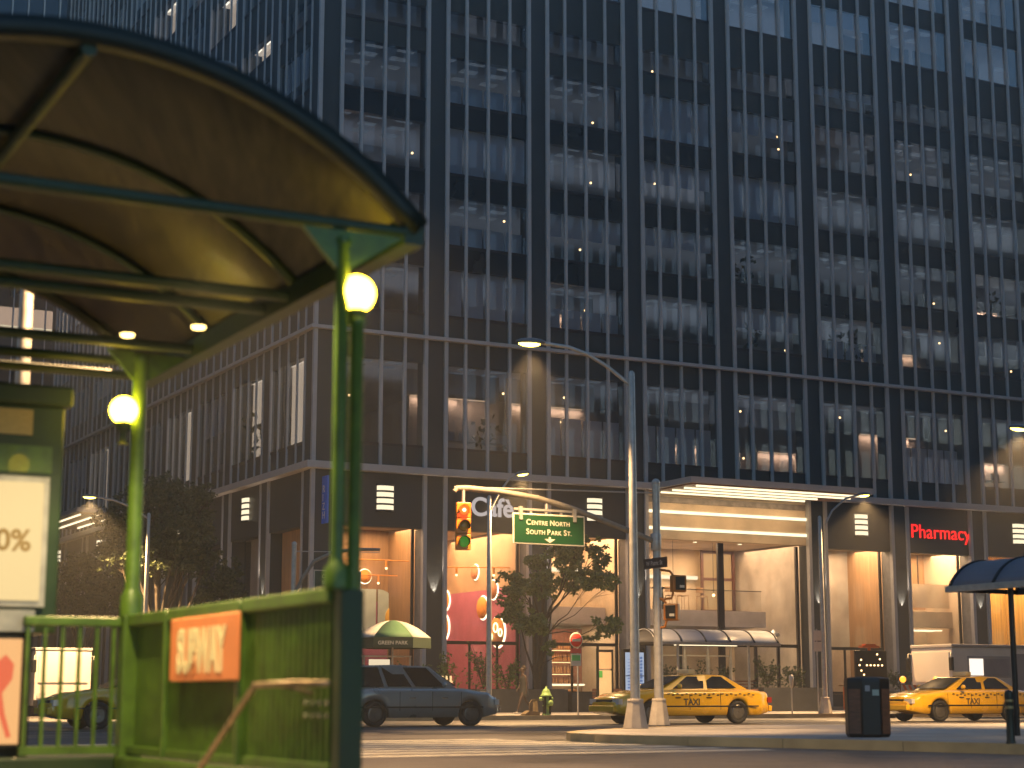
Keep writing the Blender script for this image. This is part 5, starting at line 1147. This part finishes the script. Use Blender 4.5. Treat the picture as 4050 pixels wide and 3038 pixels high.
# ------------------------------------------------------------------ the walker
def person(pos, fwd, label):
    p = Vector(pos); f = fwd.normalized(); sd = UP.cross(f).normalized(); P_ = lambda a, b, z: p + f * a + sd * b + UP * z
    t = thing('person', p, label, 'person')
    def skin(name, nodes, edges, m, sub=2):
        me = bpy.data.meshes.new(name); me.from_pydata([P_(*n[:3]) - p for n in nodes], edges, []); o = bpy.data.objects.new(name, me); COL.objects.link(o); o.parent = t
        sk = o.modifiers.new('skin', 'SKIN'); sk.use_smooth_shade = True
        for i, n in enumerate(nodes):
            r = n[3]; me.skin_vertices[0].data[i].radius = (r, r if len(n) < 5 else n[4])
        me.skin_vertices[0].data[0].use_root = True
        o.modifiers.new('sub', 'SUBSURF').levels = sub; o.modifiers['sub'].render_levels = sub; me.materials.append(m) ; return o
    N = [(0, 0, .98, .12, .15), (.01, 0, 1.14, .09, .12), (.03, 0, 1.34, .11, .16), (.03, 0, 1.46, .06, .07), (.045, 0, 1.55, .055, .055), (.06, 0, 1.64, .1, .085), (.06, 0, 1.73, .11, .09),
         (.02, .09, .9, .085, .085), (.2, .1, .52, .055, .055), (.32, .1, .1, .035, .035), (.36, .1, .05, .035, .04), (.46, .1, .05, .025, .035),
         (-.02, -.09, .9, .085, .085), (-.12, -.1, .52, .055, .055), (-.4, -.1, .2, .035, .035), (-.42, -.1, .12, .035, .04), (-.35, -.1, .04, .025, .035),
         (.03, .17, 1.42, .05, .05), (-.02, .2, 1.16, .038, .038), (-.02, .2, .92, .027, .027), (.0, .2, .84, .025, .02),
         (.03, -.17, 1.42, .05, .05), (.0, -.2, 1.16, .038, .038), (.14, -.18, .95, .027, .027), (.19, -.18, .89, .025, .02)]
    E_ = [(0, 1), (1, 2), (2, 3), (3, 4), (4, 5), (5, 6), (0, 7), (7, 8), (8, 9), (9, 10), (10, 11), (0, 12), (12, 13), (13, 14), (14, 15), (15, 16), (2, 17), (17, 18), (18, 19), (19, 20), (2, 21), (21, 22), (22, 23), (23, 24)]
    for base, s in ((20, 1), (24, -1)):          # five fingers on each hand
        n = N[base]
        for k, (da, db, L) in enumerate([(.022, .0, .075), (.008, .0, .085), (-.006, .0, .08), (-.02, .0, .065), (.035, -.012 * s, .05)]):
            i = len(N); N.append((n[0] + da, n[1] + db, n[2] - .04, .009)); N.append((n[0] + da * 1.3 + (.012 if k < 4 else .02), n[1] + db * 2, n[2] - .04 - L * .7, .008)); E_ += [(base, i), (i, i + 1)]
    skin('body', N, E_, mat('skin', (.035, .02, .015), .55, 0, .05))
    dr = MB()
    for z, a, rx, ry in [(.66, .0, .17, .2), (.8, .0, .165, .205), (.95, .0, .15, .195), (1.14, .01, .115, .15), (1.3, .03, .135, .178), (1.39, .03, .125, .17)]: dr.v += [P_(a + rx * math.cos(q), ry * math.sin(q), z) for q in [2 * math.pi * k / 20 for k in range(20)]]
    dr.f = [[r * 20 + k, r * 20 + (k + 1) % 20, r * 20 + 20 + (k + 1) % 20, r * 20 + 20 + k] for r in range(5) for k in range(20)] + [list(range(100, 120))]; dr.sm = set(range(len(dr.f)))
    dr.build('dress', flat('black_dress', (.012, .012, .013), .8), t)
    skin('hair', [(.06, 0, 1.76, .12, .1), (.0, 0, 1.74, .115, .1), (-.05, 0, 1.66, .09, .085), (-.1, 0, 1.72, .07, .07)], [(0, 1), (1, 2), (2, 3)], flat('dark_hair', (.02, .013, .01), .6))
    fc = MB()
    fc.prism([P_(.15, .012, 1.66), P_(.15, -.012, 1.66), P_(.175, 0, 1.645), P_(.15, 0, 1.69)], f * .004); fc.build('nose', MATS['skin'], t)
    for b_ in (.03, -.03): MB().ball(P_(.145, b_, 1.69), .012, 8, 6).build('eye', M_BLACK, t)
    MB().box(P_, .145, .155, -.022, .022, 1.615, 1.625).build('mouth', flat('lips', (.2, .06, .05)), t)
    for b_ in (.08, -.08): MB().ball(P_(.06, b_, 1.67), .025, 8, 6, (1, .5, 1.3)).build('ear', MATS['skin'], t)
    for a, b_, z in ((.40, .1, .03), (-.4, -.1, .06)): MB().ball(P_(a, b_, z), .075, 10, 6, (1.5, .6, .42)).build('shoe', flat('pale_shoe', (.4, .38, .36)), t)
person(fR(5.75, -7.6, .15), -D2, 'person in a short black dress walking left past the planters')

# ------------------------------------------------------------------ air
hz = MB(); hz.box(fW, -160, 160, -60, 200, -1, 62); hz = stuff(hz.build('haze', None)); 
m = bpy.data.materials.new('haze_air'); m.use_nodes = True; nt = m.node_tree; nt.nodes.remove(nt.nodes['Principled BSDF'])
pv = nt.nodes.new('ShaderNodeVolumePrincipled'); pv.inputs['Color'].default_value = (.9, .9, .9, 1); pv.inputs['Density'].default_value = .0011; pv.inputs['Anisotropy'].default_value = .35
nt.links.new(pv.outputs[0], nt.nodes['Material Output'].inputs['Volume']); hz.data.materials[0] = m
